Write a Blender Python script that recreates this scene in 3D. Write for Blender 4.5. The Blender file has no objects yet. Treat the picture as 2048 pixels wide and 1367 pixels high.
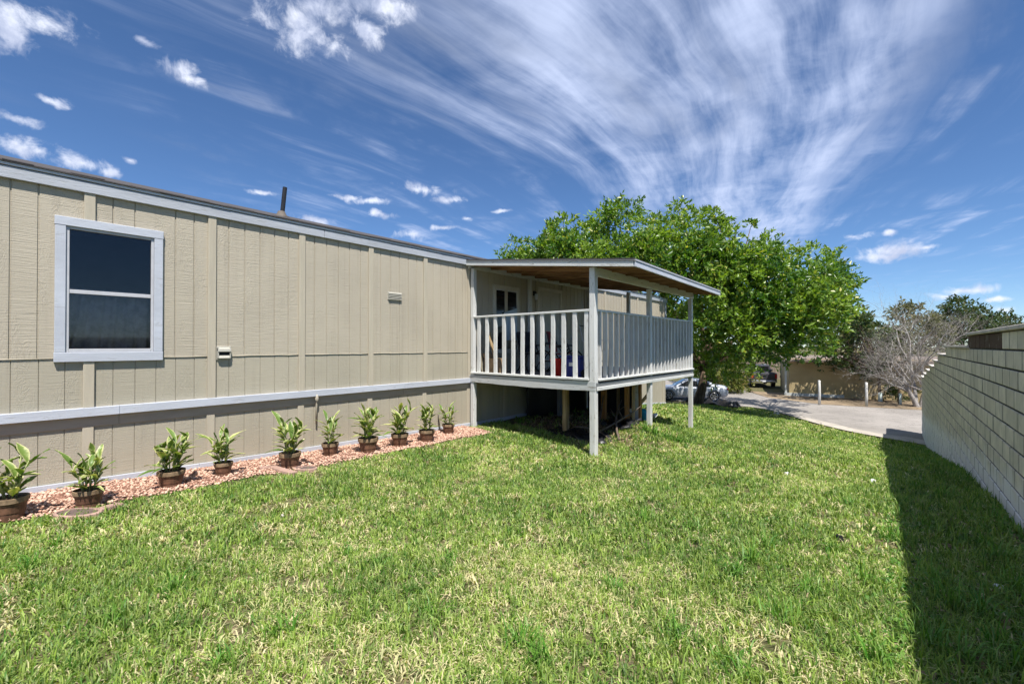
import bpy, bmesh, math, random
import numpy as np
from mathutils import Vector, Matrix

random.seed(7)
rng = np.random.default_rng(11)
sc = bpy.context.scene
COL = sc.collection
R = math.radians

# ------------------------------------------------------------------ camera, sky, sun, exposure
# World: +Y runs along the home's long wall, +X from the home towards the block wall, eye at (0, 0, EYE).
EYE = 1.65
YAW = R(40.87)
CA, SA = math.cos(YAW), math.sin(YAW)
FPX = 875.0
cam = bpy.data.cameras.new('camera')
cam.sensor_width = 36.0
cam.lens = FPX / 2048.0 * 36.0
cam.clip_start = 0.05
cam.clip_end = 3000
camo = bpy.data.objects.new('camera', cam)
camo.location = (0, 0, EYE)
camo.rotation_euler = (R(90.43), 0, YAW)
COL.objects.link(camo)
sc.camera = camo

SUN = Vector((0.45, -0.27, 1.0)).normalized()
sun = bpy.data.lights.new('sun', 'SUN')
sun.energy = 3.6
sun.angle = R(0.53)
sun.color = (1.0, 0.955, 0.885)
suno = bpy.data.objects.new('sun', sun)
suno.rotation_euler = (-SUN).to_track_quat('-Z', 'Y').to_euler()
suno.location = (10, -6, 30)
COL.objects.link(suno)

sc.view_settings.view_transform = 'Standard'
sc.view_settings.look = 'None'
sc.view_settings.gamma = 1.0
sc.view_settings.use_curve_mapping = False
sc.view_settings.exposure = 1.15
sc.render.engine = 'CYCLES'
sc.cycles.use_denoising = True
sc.cycles.max_bounces = 6
sc.cycles.diffuse_bounces = 3
sc.cycles.glossy_bounces = 3
sc.cycles.use_adaptive_sampling = True
sc.cycles.adaptive_threshold = 0.02
sc.cycles.transparent_max_bounces = 8
sc.cycles.caustics_reflective = False
sc.cycles.caustics_refractive = False
sc.cycles.sample_clamp_indirect = 6.0


def view_dir(px, py):
    x = (px - 1024) / FPX
    z = (690 - py) / FPX
    v = Vector((x * CA - SA, x * SA + CA, z))
    return v, v.length


def build_world():
    w = bpy.data.worlds.new('World')
    sc.world = w
    w.use_nodes = True
    nt = w.node_tree
    N, L = nt.nodes, nt.links
    N.clear()

    def val(s, v):
        if hasattr(v, 'links'):
            L.new(v, s)
        else:
            s.default_value = v

    def M(op, a, b=0.0, c=0.0, clamp=False):
        n = N.new('ShaderNodeMath')
        n.operation = op
        n.use_clamp = clamp
        val(n.inputs[0], a)
        val(n.inputs[1], b)
        val(n.inputs[2], c)
        return n.outputs[0]

    def V(op, a, b=(0, 0, 0)):
        n = N.new('ShaderNodeVectorMath')
        n.operation = op
        val(n.inputs[0], a)
        if op != 'LENGTH':
            val(n.inputs[1], b)
        return n.outputs['Value'] if op in ('DOT_PRODUCT', 'LENGTH') else n.outputs[0]

    def comb(x, y, z=0.0):
        n = N.new('ShaderNodeCombineXYZ')
        val(n.inputs[0], x), val(n.inputs[1], y), val(n.inputs[2], z)
        return n.outputs[0]

    def noise(v, scale, detail=5, rough=.55, dist=0.0):
        n = N.new('ShaderNodeTexNoise')
        L.new(v, n.inputs['Vector'])
        n.inputs['Scale'].default_value = scale
        n.inputs['Detail'].default_value = detail
        n.inputs['Roughness'].default_value = rough
        n.inputs['Distortion'].default_value = dist
        return n.outputs['Fac']

    def sstep(x, a, b):
        n = N.new('ShaderNodeMapRange')
        n.interpolation_type = 'SMOOTHSTEP'
        val(n.inputs['Value'], x)
        val(n.inputs['From Min'], a)
        val(n.inputs['From Max'], b)
        return n.outputs['Result']

    def mixc(f, a, b):
        n = N.new('ShaderNodeMix')
        n.data_type = 'RGBA'
        val(n.inputs[0], f)
        val(n.inputs[6], a)
        val(n.inputs[7], b)
        return n.outputs[2]

    tc = N.new('ShaderNodeTexCoord')
    d = tc.outputs['Generated']
    sep = N.new('ShaderNodeSeparateXYZ')
    L.new(d, sep.inputs[0])
    dz = M('MAXIMUM', sep.outputs[2], 0.03)
    # the high cloud sheet, seen on a flat layer: u across the streaks, v along them
    s = (-0.257, 0.966, 0)
    p = (0.966, 0.257, 0)
    u = M('DIVIDE', V('DOT_PRODUCT', d, p), dz)
    v = M('DIVIDE', V('DOT_PRODUCT', d, s), dz)
    warp = noise(comb(M('MULTIPLY', u, 1.0), M('MULTIPLY', v, .45)), 1.3, 3)
    uu = M('ADD', u, M('MULTIPLY', M('SUBTRACT', warp, .5), .34))
    # slanted a little: the streaks curl to the left overhead
    us = M('ADD', uu, M('MULTIPLY', M('POWER', M('MAXIMUM', M('SUBTRACT', 2.4, v), 0.0), 1.5), .20))
    st = noise(comb(M('MULTIPLY', us, 4.2), M('MULTIPLY', v, .5)), 1.0, 7, .60, .06)
    st2 = noise(comb(M('MULTIPLY', us, 13.0), M('MULTIPLY', v, 1.1)), 1.0, 6, .62, .1)
    curd = noise(comb(M('MULTIPLY', u, 2.4), M('MULTIPLY', v, 2.0)), 1.0, 8, .60, .25)
    edge = M('MULTIPLY', M('SUBTRACT', st, .5), 1.0)
    lef = M('SUBTRACT', uu, M('SUBTRACT', M('MULTIPLY', v, .35), 1.62))
    mL = sstep(M('ADD', lef, edge), -.22, .42)
    mR = M('SUBTRACT', 1.0, sstep(M('ADD', uu, M('MULTIPLY', edge, .7)), .50, .82))
    band = M('MULTIPLY', mL, mR)
    body = M('ADD', M('MULTIPLY', sstep(st, .33, .66), .68), M('MULTIPLY', sstep(curd, .36, .62), .34))
    cir = M('MULTIPLY', band, M('ADD', body, M('MULTIPLY', M('SUBTRACT', st2, .47), .42)))
    # thinner wisps everywhere else
    wis = M('MULTIPLY', sstep(st, .42, .74), sstep(curd, .40, .66))
    far = noise(comb(M('MULTIPLY', u, .7), M('MULTIPLY', v, .5), 3.0), 1.0, 3)
    wis = M('MULTIPLY', M('MULTIPLY', wis, .7), sstep(far, .36, .58))
    cir = M('MAXIMUM', cir, wis)
    cir = M('MULTIPLY', cir, sstep(sep.outputs[2], .02, .22), clamp=True)
    # thick parts go grey
    grey = M('MULTIPLY', sstep(noise(comb(M('MULTIPLY', us, 1.7), M('MULTIPLY', v, .6), 7.0), 1.0, 4), .42, .64), sstep(v, 3.1, 1.5))

    # small fair-weather clouds
    puffs = [(600, 62, 92, 56), (655, 20, 60, 40), (770, 10, 70, 30), (730, 62, 40, 26), (85, 42, 70, 30), (20, 50, 40, 60),
             (362, 140, 34, 22), (385, 160, 36, 16), (290, 84, 22, 10), (100, 200, 32, 12), (70, 296, 60, 22), (150, 325, 64, 18),
             (215, 345, 36, 12), (255, 320, 15, 8), (840, 378, 58, 15), (820, 470, 38, 13), (690, 392, 36, 7), (520, 382, 44, 6),
             (930, 438, 16, 6), (1710, 471, 34, 9), (1800, 500, 70, 19), (1770, 512, 70, 11), (1855, 492, 30, 8),
             (1930, 580, 68, 15), (1890, 590, 40, 9), (2005, 603, 30, 7), (2006, 621, 26, 8), (1778, 465, 14, 7),
             (625, 440, 55, 10), (740, 402, 40, 8), (765, 430, 34, 8), (885, 455, 36, 7), (1000, 420, 26, 6), (890, 400, 40, 8), (1620, 560, 40, 8), (30, 235, 40, 14), (2240, 420, 110, 30), (2330, 560, 90, 20), (-160, 180, 110, 44), (-330, 330, 120, 36)]
    wn = N.new('ShaderNodeTexNoise')
    L.new(d, wn.inputs['Vector'])
    wn.inputs['Scale'].default_value = 16
    wn.inputs['Detail'].default_value = 3
    dd = V('ADD', d, V('MULTIPLY', V('SUBTRACT', wn.outputs['Color'], (.5, .5, .5)), (.035, .035, .022)))
    best = None
    for (px, py, rx, ry) in puffs:
        vec, ln = view_dir(px, py)
        c = vec / ln
        right = Vector((c.y, -c.x, 0)).normalized()
        up = right.cross(c)
        ax = rx / (FPX * ln)
        ay = ry / (FPX * ln)
        r = V('SUBTRACT', dd, tuple(c))
        q = comb(V('DOT_PRODUCT', r, tuple(right / ax)), V('DOT_PRODUCT', r, tuple(up / ay)))
        g = M('SUBTRACT', 1.0, V('LENGTH', q))
        best = g if best is None else M('MAXIMUM', best, g)
    pn = noise(d, 26, 8, .64, .4)
    puff = sstep(M('ADD', best, M('MULTIPLY', M('SUBTRACT', pn, .52), 3.0)), -.05, 1.05)
    puff = M('MULTIPLY', puff, sstep(best, -1.2, -.05))

    sky = N.new('ShaderNodeTexSky')
    sky.sky_type = 'NISHITA'
    sky.sun_disc = False
    sky.sun_elevation = math.asin(SUN.z)
    sky.sun_rotation = math.atan2(SUN.x, SUN.y)
    sky.altitude = 1800
    sky.air_density = 1.0
    sky.dust_density = 0.0
    sky.ozone_density = 3.5
    hs = N.new('ShaderNodeHueSaturation')
    hs.inputs['Saturation'].default_value = 1.06
    hs.inputs['Hue'].default_value = 0.498
    L.new(sky.outputs[0], hs.inputs['Color'])
    col = mixc(1.0, hs.outputs[0], (.60, .67, .77, 1))
    col.node.blend_type = 'MULTIPLY'
    ccol = mixc(grey, (3.9, 4.5, 6.1, 1), (1.6, 2.0, 3.0, 1))
    col = mixc(M('MULTIPLY', cir, .92), col, ccol)
    shade = sstep(noise(d, 18, 6, .6), .36, .62)
    pcol = mixc(shade, (3.3, 3.7, 4.9, 1), (5.6, 5.9, 6.8, 1))
    col = mixc(M('MULTIPLY', puff, .95), col, pcol)
    bg = N.new('ShaderNodeBackground')
    L.new(col, bg.inputs['Color'])
    bg.inputs['Strength'].default_value = 0.082
    out = N.new('ShaderNodeOutputWorld')
    L.new(bg.outputs[0], out.inputs[0])
    w.cycles.sampling_method = 'MANUAL'
    w.cycles.sample_map_resolution = 256


build_world()


# ------------------------------------------------------------------ helpers
def place(px, py, z):
    """a point seen at that place of the photograph, z metres deep"""
    x = (px - 1024) / FPX * z
    return Vector((x * CA - z * SA, x * SA + z * CA, EYE + (690 - py) / FPX * z))


def H(h):
    return EYE + h


class MB:
    def __init__(s):
        s.v, s.f, s.m = [], [], []

    def add(s, vs, fs, mi=0):
        o = len(s.v)
        s.v += [tuple(q) for q in vs]
        s.f += [tuple(i + o for i in f) for f in fs]
        s.m += [mi] * len(fs)
        return s

    def box(s, x0, x1, y0, y1, z0, z1, mi=0):
        vs = [(x, y, z) for z in (z0, z1) for y in (y0, y1) for x in (x0, x1)]
        return s.add(vs, [(0, 2, 3, 1), (4, 5, 7, 6), (0, 1, 5, 4), (1, 3, 7, 5), (3, 2, 6, 7), (2, 0, 4, 6)], mi)

    def hexa(s, bot, top, mi=0):
        """prism between two quads of the same winding (counter-clockwise from above)"""
        n = len(bot)
        fs = [tuple(reversed(range(n))), tuple(range(n, 2 * n))]
        fs += [(i, (i + 1) % n, n + (i + 1) % n, n + i) for i in range(n)]
        return s.add(list(bot) + list(top), fs, mi)

    def bar(s, a, b, w, h, up=(0, 0, 1), mi=0):
        a, b = Vector(a), Vector(b)
        d = (b - a).normalized()
        sd = d.cross(Vector(up))
        if sd.length < 1e-4:
            sd = d.cross(Vector((1, 0, 0)))
        sd.normalize()
        u = sd.cross(d).normalized()
        q = [a + sd * i * w / 2 + u * j * h / 2 for i, j in ((-1, -1), (1, -1), (1, 1), (-1, 1))]
        r = [p + (b - a) for p in q]
        return s.add(q + r, [(0, 1, 2, 3), (7, 6, 5, 4), (0, 4, 5, 1), (1, 5, 6, 2), (2, 6, 7, 3), (3, 7, 4, 0)], mi)

    def tube(s, pts, rad, n=6, mi=0, cap=True):
        pts = [Vector(p) for p in pts]
        if not hasattr(rad, '__len__'):
            rad = [rad] * len(pts)
        vs, fs = [], []
        ref = Vector((0.31, 0.77, 0.55)).normalized()
        for i, p in enumerate(pts):
            t = (pts[min(i + 1, len(pts) - 1)] - pts[max(i - 1, 0)]).normalized()
            a = t.cross(ref)
            if a.length < .05:
                a = t.cross(Vector((1, 0, 0)))
            a.normalize()
            b = t.cross(a)
            for k in range(n):
                th = 2 * math.pi * k / n
                vs.append(p + (a * math.cos(th) + b * math.sin(th)) * rad[i])
        for i in range(len(pts) - 1):
            for k in range(n):
                q = (k + 1) % n
                fs.append((i * n + k, i * n + q, (i + 1) * n + q, (i + 1) * n + k))
        if cap:
            fs.append(tuple(reversed(range(n))))
            fs.append(tuple(range((len(pts) - 1) * n, len(pts) * n)))
        return s.add(vs, fs, mi)

    def lathe(s, prof, n=20, c=(0, 0, 0), mi=0, axis='Z', cap=True):
        vs, fs = [], []
        for (r, z) in prof:
            for k in range(n):
                t = 2 * math.pi * k / n
                if axis == 'Z':
                    vs.append((c[0] + r * math.cos(t), c[1] + r * math.sin(t), c[2] + z))
                elif axis == 'X':
                    vs.append((c[0] + z, c[1] + r * math.cos(t), c[2] + r * math.sin(t)))
                else:
                    vs.append((c[0] + r * math.sin(t), c[1] + z, c[2] + r * math.cos(t)))
        for i in range(len(prof) - 1):
            for k in range(n):
                q = (k + 1) % n
                fs.append((i * n + k, i * n + q, (i + 1) * n + q, (i + 1) * n + k))
        if cap:
            fs.append(tuple(reversed(range(n))))
            fs.append(tuple(range((len(prof) - 1) * n, len(prof) * n)))
        return s.add(vs, fs, mi)

    def mesh(s, name, mats, smooth=False):
        me = bpy.data.meshes.new(name)
        me.from_pydata(s.v, [], s.f)
        for m in (mats if isinstance(mats, (list, tuple)) else [mats]):
            me.materials.append(m)
        if any(s.m):
            me.polygons.foreach_set('material_index', s.m)
        if smooth:
            me.polygons.foreach_set('use_smooth', [True] * len(me.polygons))
        me.update()
        return me

    def build(s, name, mats, parent=None, smooth=False, bevel=0.0, origin=None):
        if origin is not None:
            ov = Vector(origin)
            s.v = [(q[0] - ov.x, q[1] - ov.y, q[2] - ov.z) for q in s.v]
        o = bpy.data.objects.new(name, s.mesh(name, mats, smooth))
        if origin is not None:
            o.location = origin
        COL.objects.link(o)
        if parent is not None:
            attach(o, parent)
        if bevel:
            b = o.modifiers.new('bevel', 'BEVEL')
            b.width = bevel
            b.segments = 1
            b.limit_method = 'ANGLE'
        return o


def world_offset(o):
    m = Matrix.Translation(o.location)
    return m


def attach(o, parent):
    """parent without moving: parents here are only ever translated"""
    o.parent = parent
    off = Vector((0, 0, 0))
    q = parent
    while q is not None:
        off += q.location
        q = q.parent
    o.location = Vector(o.location) - off


def tag(o, label=None, cat=None, group=None, kind=None):
    if label:
        o['label'] = label
    if cat:
        o['category'] = cat
    if group:
        o['group'] = group
    if kind:
        o['kind'] = kind
    return o


def thing(name, label, cat, loc=(0, 0, 0), group=None):
    o = bpy.data.objects.new(name, None)
    o.empty_display_size = .2
    o.location = loc
    COL.objects.link(o)
    return tag(o, label, cat, group)


def np_mesh(name, verts, faces_flat, loop_tot, mat, cols=None, smooth=False):
    """fast mesh from numpy arrays; cols is an (n, 4) point colour"""
    me = bpy.data.meshes.new(name)
    nv = len(verts)
    me.vertices.add(nv)
    me.vertices.foreach_set('co', np.ascontiguousarray(verts, dtype=np.float32).ravel())
    me.loops.add(len(faces_flat))
    me.loops.foreach_set('vertex_index', np.ascontiguousarray(faces_flat, dtype=np.int32))
    nf = len(loop_tot)
    me.polygons.add(nf)
    starts = np.concatenate([[0], np.cumsum(loop_tot)[:-1]]).astype(np.int32)
    me.polygons.foreach_set('loop_start', starts)
    me.polygons.foreach_set('loop_total', np.asarray(loop_tot, dtype=np.int32))
    if smooth:
        me.polygons.foreach_set('use_smooth', np.ones(nf, dtype=bool))
    me.materials.append(mat)
    if cols is not None:
        a = me.attributes.new('tint', 'FLOAT_COLOR', 'POINT')
        a.data.foreach_set('color', np.ascontiguousarray(cols, dtype=np.float32).ravel())
    me.update(calc_edges=True)
    me.validate()
    return me


# value noise for placing things
_grid = rng.random((64, 64))


def vnoise(x, y):
    x, y = np.asarray(x, float), np.asarray(y, float)
    xi, yi = np.floor(x).astype(int), np.floor(y).astype(int)
    fx, fy = x - xi, y - yi
    fx, fy = fx * fx * (3 - 2 * fx), fy * fy * (3 - 2 * fy)
    g = lambda a, b: _grid[a % 64, b % 64]
    return (g(xi, yi) * (1 - fx) + g(xi + 1, yi) * fx) * (1 - fy) + (g(xi, yi + 1) * (1 - fx) + g(xi + 1, yi + 1) * fx) * fy


def fbm(x, y):
    return .5 * vnoise(x, y) + .3 * vnoise(x * 2.1 + 5, y * 2.1 + 9) + .2 * vnoise(x * 4.3 + 1, y * 4.3 + 3)


# ------------------------------------------------------------------ materials
class NT:
    def __init__(s, name):
        s.mat = bpy.data.materials.new(name)
        s.mat.use_nodes = True
        s.nt = s.mat.node_tree
        s.N, s.L = s.nt.nodes, s.nt.links
        s.bsdf = s.N['Principled BSDF']
        s.out = s.N['Material Output']
        s._co = None

    def val(s, sock, v):
        if hasattr(v, 'links'):
            s.L.new(v, sock)
        else:
            sock.default_value = v

    def co(s, scale=(1, 1, 1), kind='Object'):
        tc = s.N.new('ShaderNodeTexCoord')
        if kind == 'World':
            g = s.N.new('ShaderNodeNewGeometry')
            src = g.outputs['Position']
        else:
            src = tc.outputs[kind]
        m = s.N.new('ShaderNodeMapping')
        s.L.new(src, m.inputs[0])
        m.inputs['Scale'].default_value = scale
        return m.outputs[0]

    def noise(s, vec, scale=1, detail=4, rough=.55, dist=0, col=False):
        n = s.N.new('ShaderNodeTexNoise')
        s.L.new(vec, n.inputs['Vector'])
        n.inputs['Scale'].default_value = scale
        n.inputs['Detail'].default_value = detail
        n.inputs['Roughness'].default_value = rough
        n.inputs['Distortion'].default_value = dist
        return n.outputs['Color' if col else 'Fac']

    def ramp(s, f, a, b):
        n = s.N.new('ShaderNodeMapRange')
        n.interpolation_type = 'SMOOTHSTEP'
        s.val(n.inputs['Value'], f)
        n.inputs['From Min'].default_value = a
        n.inputs['From Max'].default_value = b
        return n.outputs['Result']

    def math(s, op, a, b=0.0, clamp=False):
        n = s.N.new('ShaderNodeMath')
        n.operation = op
        n.use_clamp = clamp
        s.val(n.inputs[0], a)
        s.val(n.inputs[1], b)
        return n.outputs[0]

    def mix(s, f, a, b, mode='MIX'):
        n = s.N.new('ShaderNodeMix')
        n.data_type = 'RGBA'
        n.blend_type = mode
        s.val(n.inputs[0], f)
        s.val(n.inputs[6], a if hasattr(a, 'links') else tuple(a) + (1,) if len(a) == 3 else a)
        s.val(n.inputs[7], b if hasattr(b, 'links') else tuple(b) + (1,) if len(b) == 3 else b)
        return n.outputs[2]

    def bump(s, h, strength=.3, dist=.01, prev=None):
        n = s.N.new('ShaderNodeBump')
        n.inputs['Strength'].default_value = strength
        n.inputs['Distance'].default_value = dist
        s.val(n.inputs['Height'], h)
        if prev is not None:
            s.L.new(prev, n.inputs['Normal'])
        return n.outputs[0]

    def done(s, col=None, rough=None, nor=None, spec=None, metal=None):
        b = s.bsdf.inputs
        if col is not None:
            s.val(b['Base Color'], col if hasattr(col, 'links') else tuple(col) + (1,) if len(col) == 3 else col)
        if rough is not None:
            s.val(b['Roughness'], rough)
        if nor is not None:
            s.L.new(nor, b['Normal'])
        if spec is not None:
            b['Specular IOR Level'].default_value = spec
        if metal is not None:
            b['Metallic'].default_value = metal
        return s.mat

    def rand(s):
        n = s.N.new('ShaderNodeObjectInfo')
        return n.outputs['Random']

    def leafy(s, col, rough=.45, trans=.35, spec=.4):
        """diffuse leaf that lets some light through"""
        s.done(col, rough, spec=spec)
        t = s.N.new('ShaderNodeBsdfTranslucent')
        tcol = s.mix(1.0, col, (1.25, 1.3, .45), 'MULTIPLY')
        s.L.new(tcol, t.inputs['Color'])
        m = s.N.new('ShaderNodeMixShader')
        m.inputs[0].default_value = trans
        s.L.new(s.bsdf.outputs[0], m.inputs[1])
        s.L.new(t.outputs[0], m.inputs[2])
        s.L.new(m.outputs[0], s.out.inputs[0])
        return s.mat


def scale_col(c, k):
    return tuple(min(1, x * k) for x in c)


def plain(name, c, rough=.6, var=.15, scale=6.0, bump=.0, bscale=60, stretch=(1, 1, 1), spec=.35, metal=None, per=0.0):
    t = NT(name)
    co = t.co(stretch, 'World')
    f = t.noise(co, scale, 5, .6)
    col = t.mix(t.ramp(f, .3, .7), scale_col(c, 1 - var), scale_col(c, 1 + var))
    if per:
        col = t.mix(t.math('MULTIPLY', t.rand(), per), col, scale_col(c, .45))
    nor = None
    if bump:
        nor = t.bump(t.noise(co, bscale, 4, .6), bump, .01)
    return t.done(col, rough, nor, spec, metal)


MAT = {}


def make_materials():
    # painted hardboard siding: fine saw lines across, embossed swirls, a few weather streaks
    def siding(name, c, swirl, lines):
        t = NT(name)
        g = t.co((1, 1, 1), 'World')
        stain = t.noise(t.co((1, 8.5, .22), 'World'), 1.6, 6, .62)
        big = t.noise(g, .9, 3)
        col = t.mix(t.ramp(big, .3, .7), scale_col(c, .95), scale_col(c, 1.05))
        col = t.mix(t.math('MULTIPLY', t.ramp(stain, .50, .80), .42), col, (c[0] * .66, c[1] * .64, c[2] * .62))
        saw = t.noise(t.co((1, 2.5, 75), 'World'), 1.4, 4, .6)
        wv = t.noise(t.co((3, 6, 2.2), 'World'), 2.0, 3, .5, 1.2)
        wv = t.math('FRACT', t.math('MULTIPLY', wv, 7.0))
        wv = t.math('ABSOLUTE', t.math('SUBTRACT', wv, .5))
        msk = t.ramp(t.noise(t.co((1, 3.5, .8), 'World'), 1.5, 2), .45, .62)
        n1 = t.bump(saw, lines, .006)
        n2 = t.bump(t.math('MULTIPLY', wv, msk), swirl, .006, n1)
        col = t.mix(t.math('MULTIPLY', t.math('MULTIPLY', t.ramp(saw, .52, .72), .16), 1.0), col, scale_col(c, .72))
        return t.done(col, .62, n2, .25)
    MAT['siding'] = siding('tan_siding', (.425, .378, .297), .6, 1.0)
    MAT['siding_low'] = siding('tan_siding_embossed', (.385, .35, .273), .55, .6)
    MAT['batten'] = plain('tan_batten_paint', (.43, .385, .30), .6, .06, 3, .15, 80, (1, 6, .6), .25)
    MAT['tan_trim'] = plain('tan_board_paint', (.39, .335, .265), .6, .06, 3, .1, 80, (1, 1, 6), .25)

    def painted(name, c, wear, dirt=(.25, .23, .20), stretch=(1, 1, 1), bumpy=.35):
        t = NT(name)
        co = t.co(stretch, 'World')
        f = t.noise(co, 3.0, 5, .6)
        col = t.mix(t.ramp(f, .3, .7), scale_col(c, .9), scale_col(c, 1.06))
        ch = t.noise(co, 14, 7, .68)
        col = t.mix(t.math('MULTIPLY', t.ramp(ch, .575, .66), wear), col, dirt)
        fine = t.noise(co, 38, 5, .65)
        nor = t.bump(fine, bumpy, .006)
        nor = t.bump(t.ramp(ch, .58, .66), .25, -.004, nor)
        return t.done(col, .55, nor, .3)
    MAT['white'] = painted('blue_white_trim_paint', (.46, .485, .54), .25, stretch=(1, .35, 1.4))
    MAT['fascia'] = painted('weathered_fascia_paint', (.385, .405, .445), .4, (.28, .29, .27), (1, .3, 1.6), .7)
    MAT['porch'] = painted('weathered_porch_paint', (.60, .60, .58), .6, (.26, .24, .20), (1.3, 1.3, .35), .6)
    MAT['porch_h'] = painted('weathered_porch_board', (.59, .595, .575), .7, (.26, .24, .20), (.35, .35, 1.5), .6)
    MAT['rim'] = painted('grey_rim_board', (.47, .48, .475), .7, (.20, .18, .15), (.3, .3, 1.6), .8)
    MAT['greyboard'] = painted('dark_grey_board', (.17, .18, .185), .3, stretch=(.3, .3, 1.4))

    t = NT('bare_rafter_wood')
    co = t.co((1, 9, 9), 'World')
    f = t.noise(co, 1.5, 5, .6, .6)
    col = t.mix(t.ramp(f, .3, .7), (.17, .09, .045), (.36, .21, .105))
    MAT['rafter'] = t.done(col, .75, t.bump(f, .3, .01), .2)
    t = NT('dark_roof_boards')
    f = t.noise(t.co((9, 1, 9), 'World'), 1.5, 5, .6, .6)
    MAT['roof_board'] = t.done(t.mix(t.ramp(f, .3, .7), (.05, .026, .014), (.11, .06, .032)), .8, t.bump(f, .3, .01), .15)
    t = NT('treated_post_wood')
    co = t.co((9, 9, .8), 'World')
    f = t.noise(co, 1.8, 6, .6, .8)
    col = t.mix(t.ramp(f, .3, .7), (.22, .145, .075), (.44, .33, .19))
    MAT['post_wood'] = t.done(col, .75, t.bump(f, .4, .01), .2)
    t = NT('orange_post_wood')
    co = t.co((9, 9, .8), 'World')
    f = t.noise(co, 1.8, 6, .6, .8)
    col = t.mix(t.ramp(f, .3, .7), (.26, .12, .04), (.42, .22, .08))
    MAT['orange_wood'] = t.done(col, .75, t.bump(f, .4, .01), .2)
    MAT['deck'] = plain('grey_deck_board', (.26, .25, .235), .7, .2, 4, .3, 60, (.3, 3, 1))
    t = NT('asphalt_shingle')
    co = t.co((1, 1, 1), 'World')
    f = t.noise(co, 60, 4, .7)
    col = t.mix(f, (.045, .043, .045), (.13, .12, .12))
    col = t.mix(t.math('MULTIPLY', t.rand(), .5), col, (.06, .055, .055))
    MAT['shingle'] = t.done(col, .9, t.bump(f, .5, .01), .15)
    MAT['metal_white'] = plain('white_drip_edge', (.52, .54, .58), .4, .05, 5)
    MAT['black_pipe'] = plain('black_vent_pipe', (.022, .022, .024), .45, .2, 9)
    MAT['rubber'] = plain('grey_boot_flashing', (.10, .085, .07), .7, .2, 9)
    MAT['sash'] = plain('aluminium_sash', (.47, .47, .49), .35, .06, 8, spec=.5)
    MAT['vent'] = plain('cream_vent_plastic', (.40, .385, .33), .5, .05, 9)
    MAT['vent_dark'] = plain('vent_inside', (.03, .03, .03), .8)
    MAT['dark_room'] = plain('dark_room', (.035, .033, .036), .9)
    MAT['curtain'] = plain('grey_curtain', (.62, .57, .58), .9, .2, 10, .2, 30)
    MAT['door'] = plain('cream_door_paint', (.44, .41, .35), .5, .06, 4)
    MAT['door_trim'] = plain('cream_trim_paint', (.52, .49, .42), .55, .06, 4)
    MAT['brass'] = plain('dull_knob', (.35, .28, .15), .35, .1, 9, metal=.9)

    # window glass: reflects what stands outside, lets a little of the room show
    t = NT('window_glass')
    g = t.N.new('ShaderNodeBsdfGlossy')
    g.inputs['Roughness'].default_value = .03
    g.inputs['Color'].default_value = (.50, .51, .53, 1)
    tr = t.N.new('ShaderNodeBsdfTransparent')
    tr.inputs['Color'].default_value = (.80, .80, .80, 1)
    fr = t.N.new('ShaderNodeFresnel')
    fr.inputs['IOR'].default_value = 1.5
    m = t.N.new('ShaderNodeMixShader')
    t.L.new(t.math('ADD', fr.outputs[0], .015), m.inputs[0])
    t.L.new(tr.outputs[0], m.inputs[1])
    t.L.new(g.outputs[0], m.inputs[2])
    t.L.new(m.outputs[0], t.out.inputs[0])
    MAT['glass'] = t.mat
    MAT['dark_glass'] = plain('dark_glass', (.015, .016, .019), .07, .1, 3, spec=.5)
    MAT['pale_blue'] = plain('pale_blue_panel', (.42, .52, .62), .5, .05, 5)

    # block wall
    t = NT('grey_tan_block')
    c, wh = (.73, .67, .55), (.82, .81, .79)
    co = t.co((1, 1, 1), 'World')
    f = t.noise(co, 5, 5, .6)
    # a pale lime bloom rises about 0.7 m from the ground, which falls along the wall
    sp = t.N.new('ShaderNodeSeparateXYZ')
    t.L.new(co, sp.inputs[0])
    rmp = t.N.new('ShaderNodeValToRGB')
    el = rmp.color_ramp.elements
    prof = [(0, -1.60), (6.4, -1.76), (8.4, -1.95), (11.7, -2.28), (13.4, -2.6), (15.8, -2.95), (20, -3.5), (26, -3.62)]
    for i, (yy, hh) in enumerate(prof):
        e = el[0] if i == 0 else el[1] if i == len(prof) - 1 else el.new(yy / 26)
        e.position = yy / 26
        e.color = ((hh + 4) / 4,) * 3 + (1,)
    t.L.new(t.math('DIVIDE', sp.outputs[1], 26.0), rmp.inputs[0])
    base = t.math('SUBTRACT', t.math('MULTIPLY', rmp.outputs[0], 4.0), 4.0 - EYE)
    up = t.math('SUBTRACT', sp.outputs[2], base)
    up = t.math('ADD', up, t.math('MULTIPLY', t.math('SUBTRACT', t.noise(t.co((1, 2.2, .8), 'World'), 1.3, 5, .65), .5), .9))
    bloom = t.ramp(up, .88, .52)
    col = t.mix(t.ramp(f, .3, .7), scale_col(c, .84), scale_col(c, 1.08))
    col = t.mix(t.math('MULTIPLY', t.rand(), .6), col, scale_col(c, .66))
    streak = t.noise(t.co((1, 7, .5), 'World'), 1.6, 5, .62)
    col = t.mix(t.math('MULTIPLY', t.ramp(streak, .54, .76), .45), col, (.23, .225, .17))
    col = t.mix(t.math('MULTIPLY', bloom, .85), col, wh)
    at = t.N.new('ShaderNodeAttribute')
    at.attribute_name = 'along'
    jn = t.math('ADD', t.math('ABSOLUTE', at.outputs['Fac']), t.math('MULTIPLY', t.math('SUBTRACT', t.noise(co, 9, 4, .6), .5), .22))
    col = t.mix(t.math('MULTIPLY', t.ramp(jn, .82, 1.0), .58), col, (.12, .118, .095))
    drip = t.noise(t.co((1, 22, 2.2), 'World'), 1.1, 4, .6)
    col = t.mix(t.math('MULTIPLY', t.ramp(drip, .66, .74), .5), col, (.08, .09, .07))
    pit = t.noise(co, 130, 3, .7)
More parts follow.
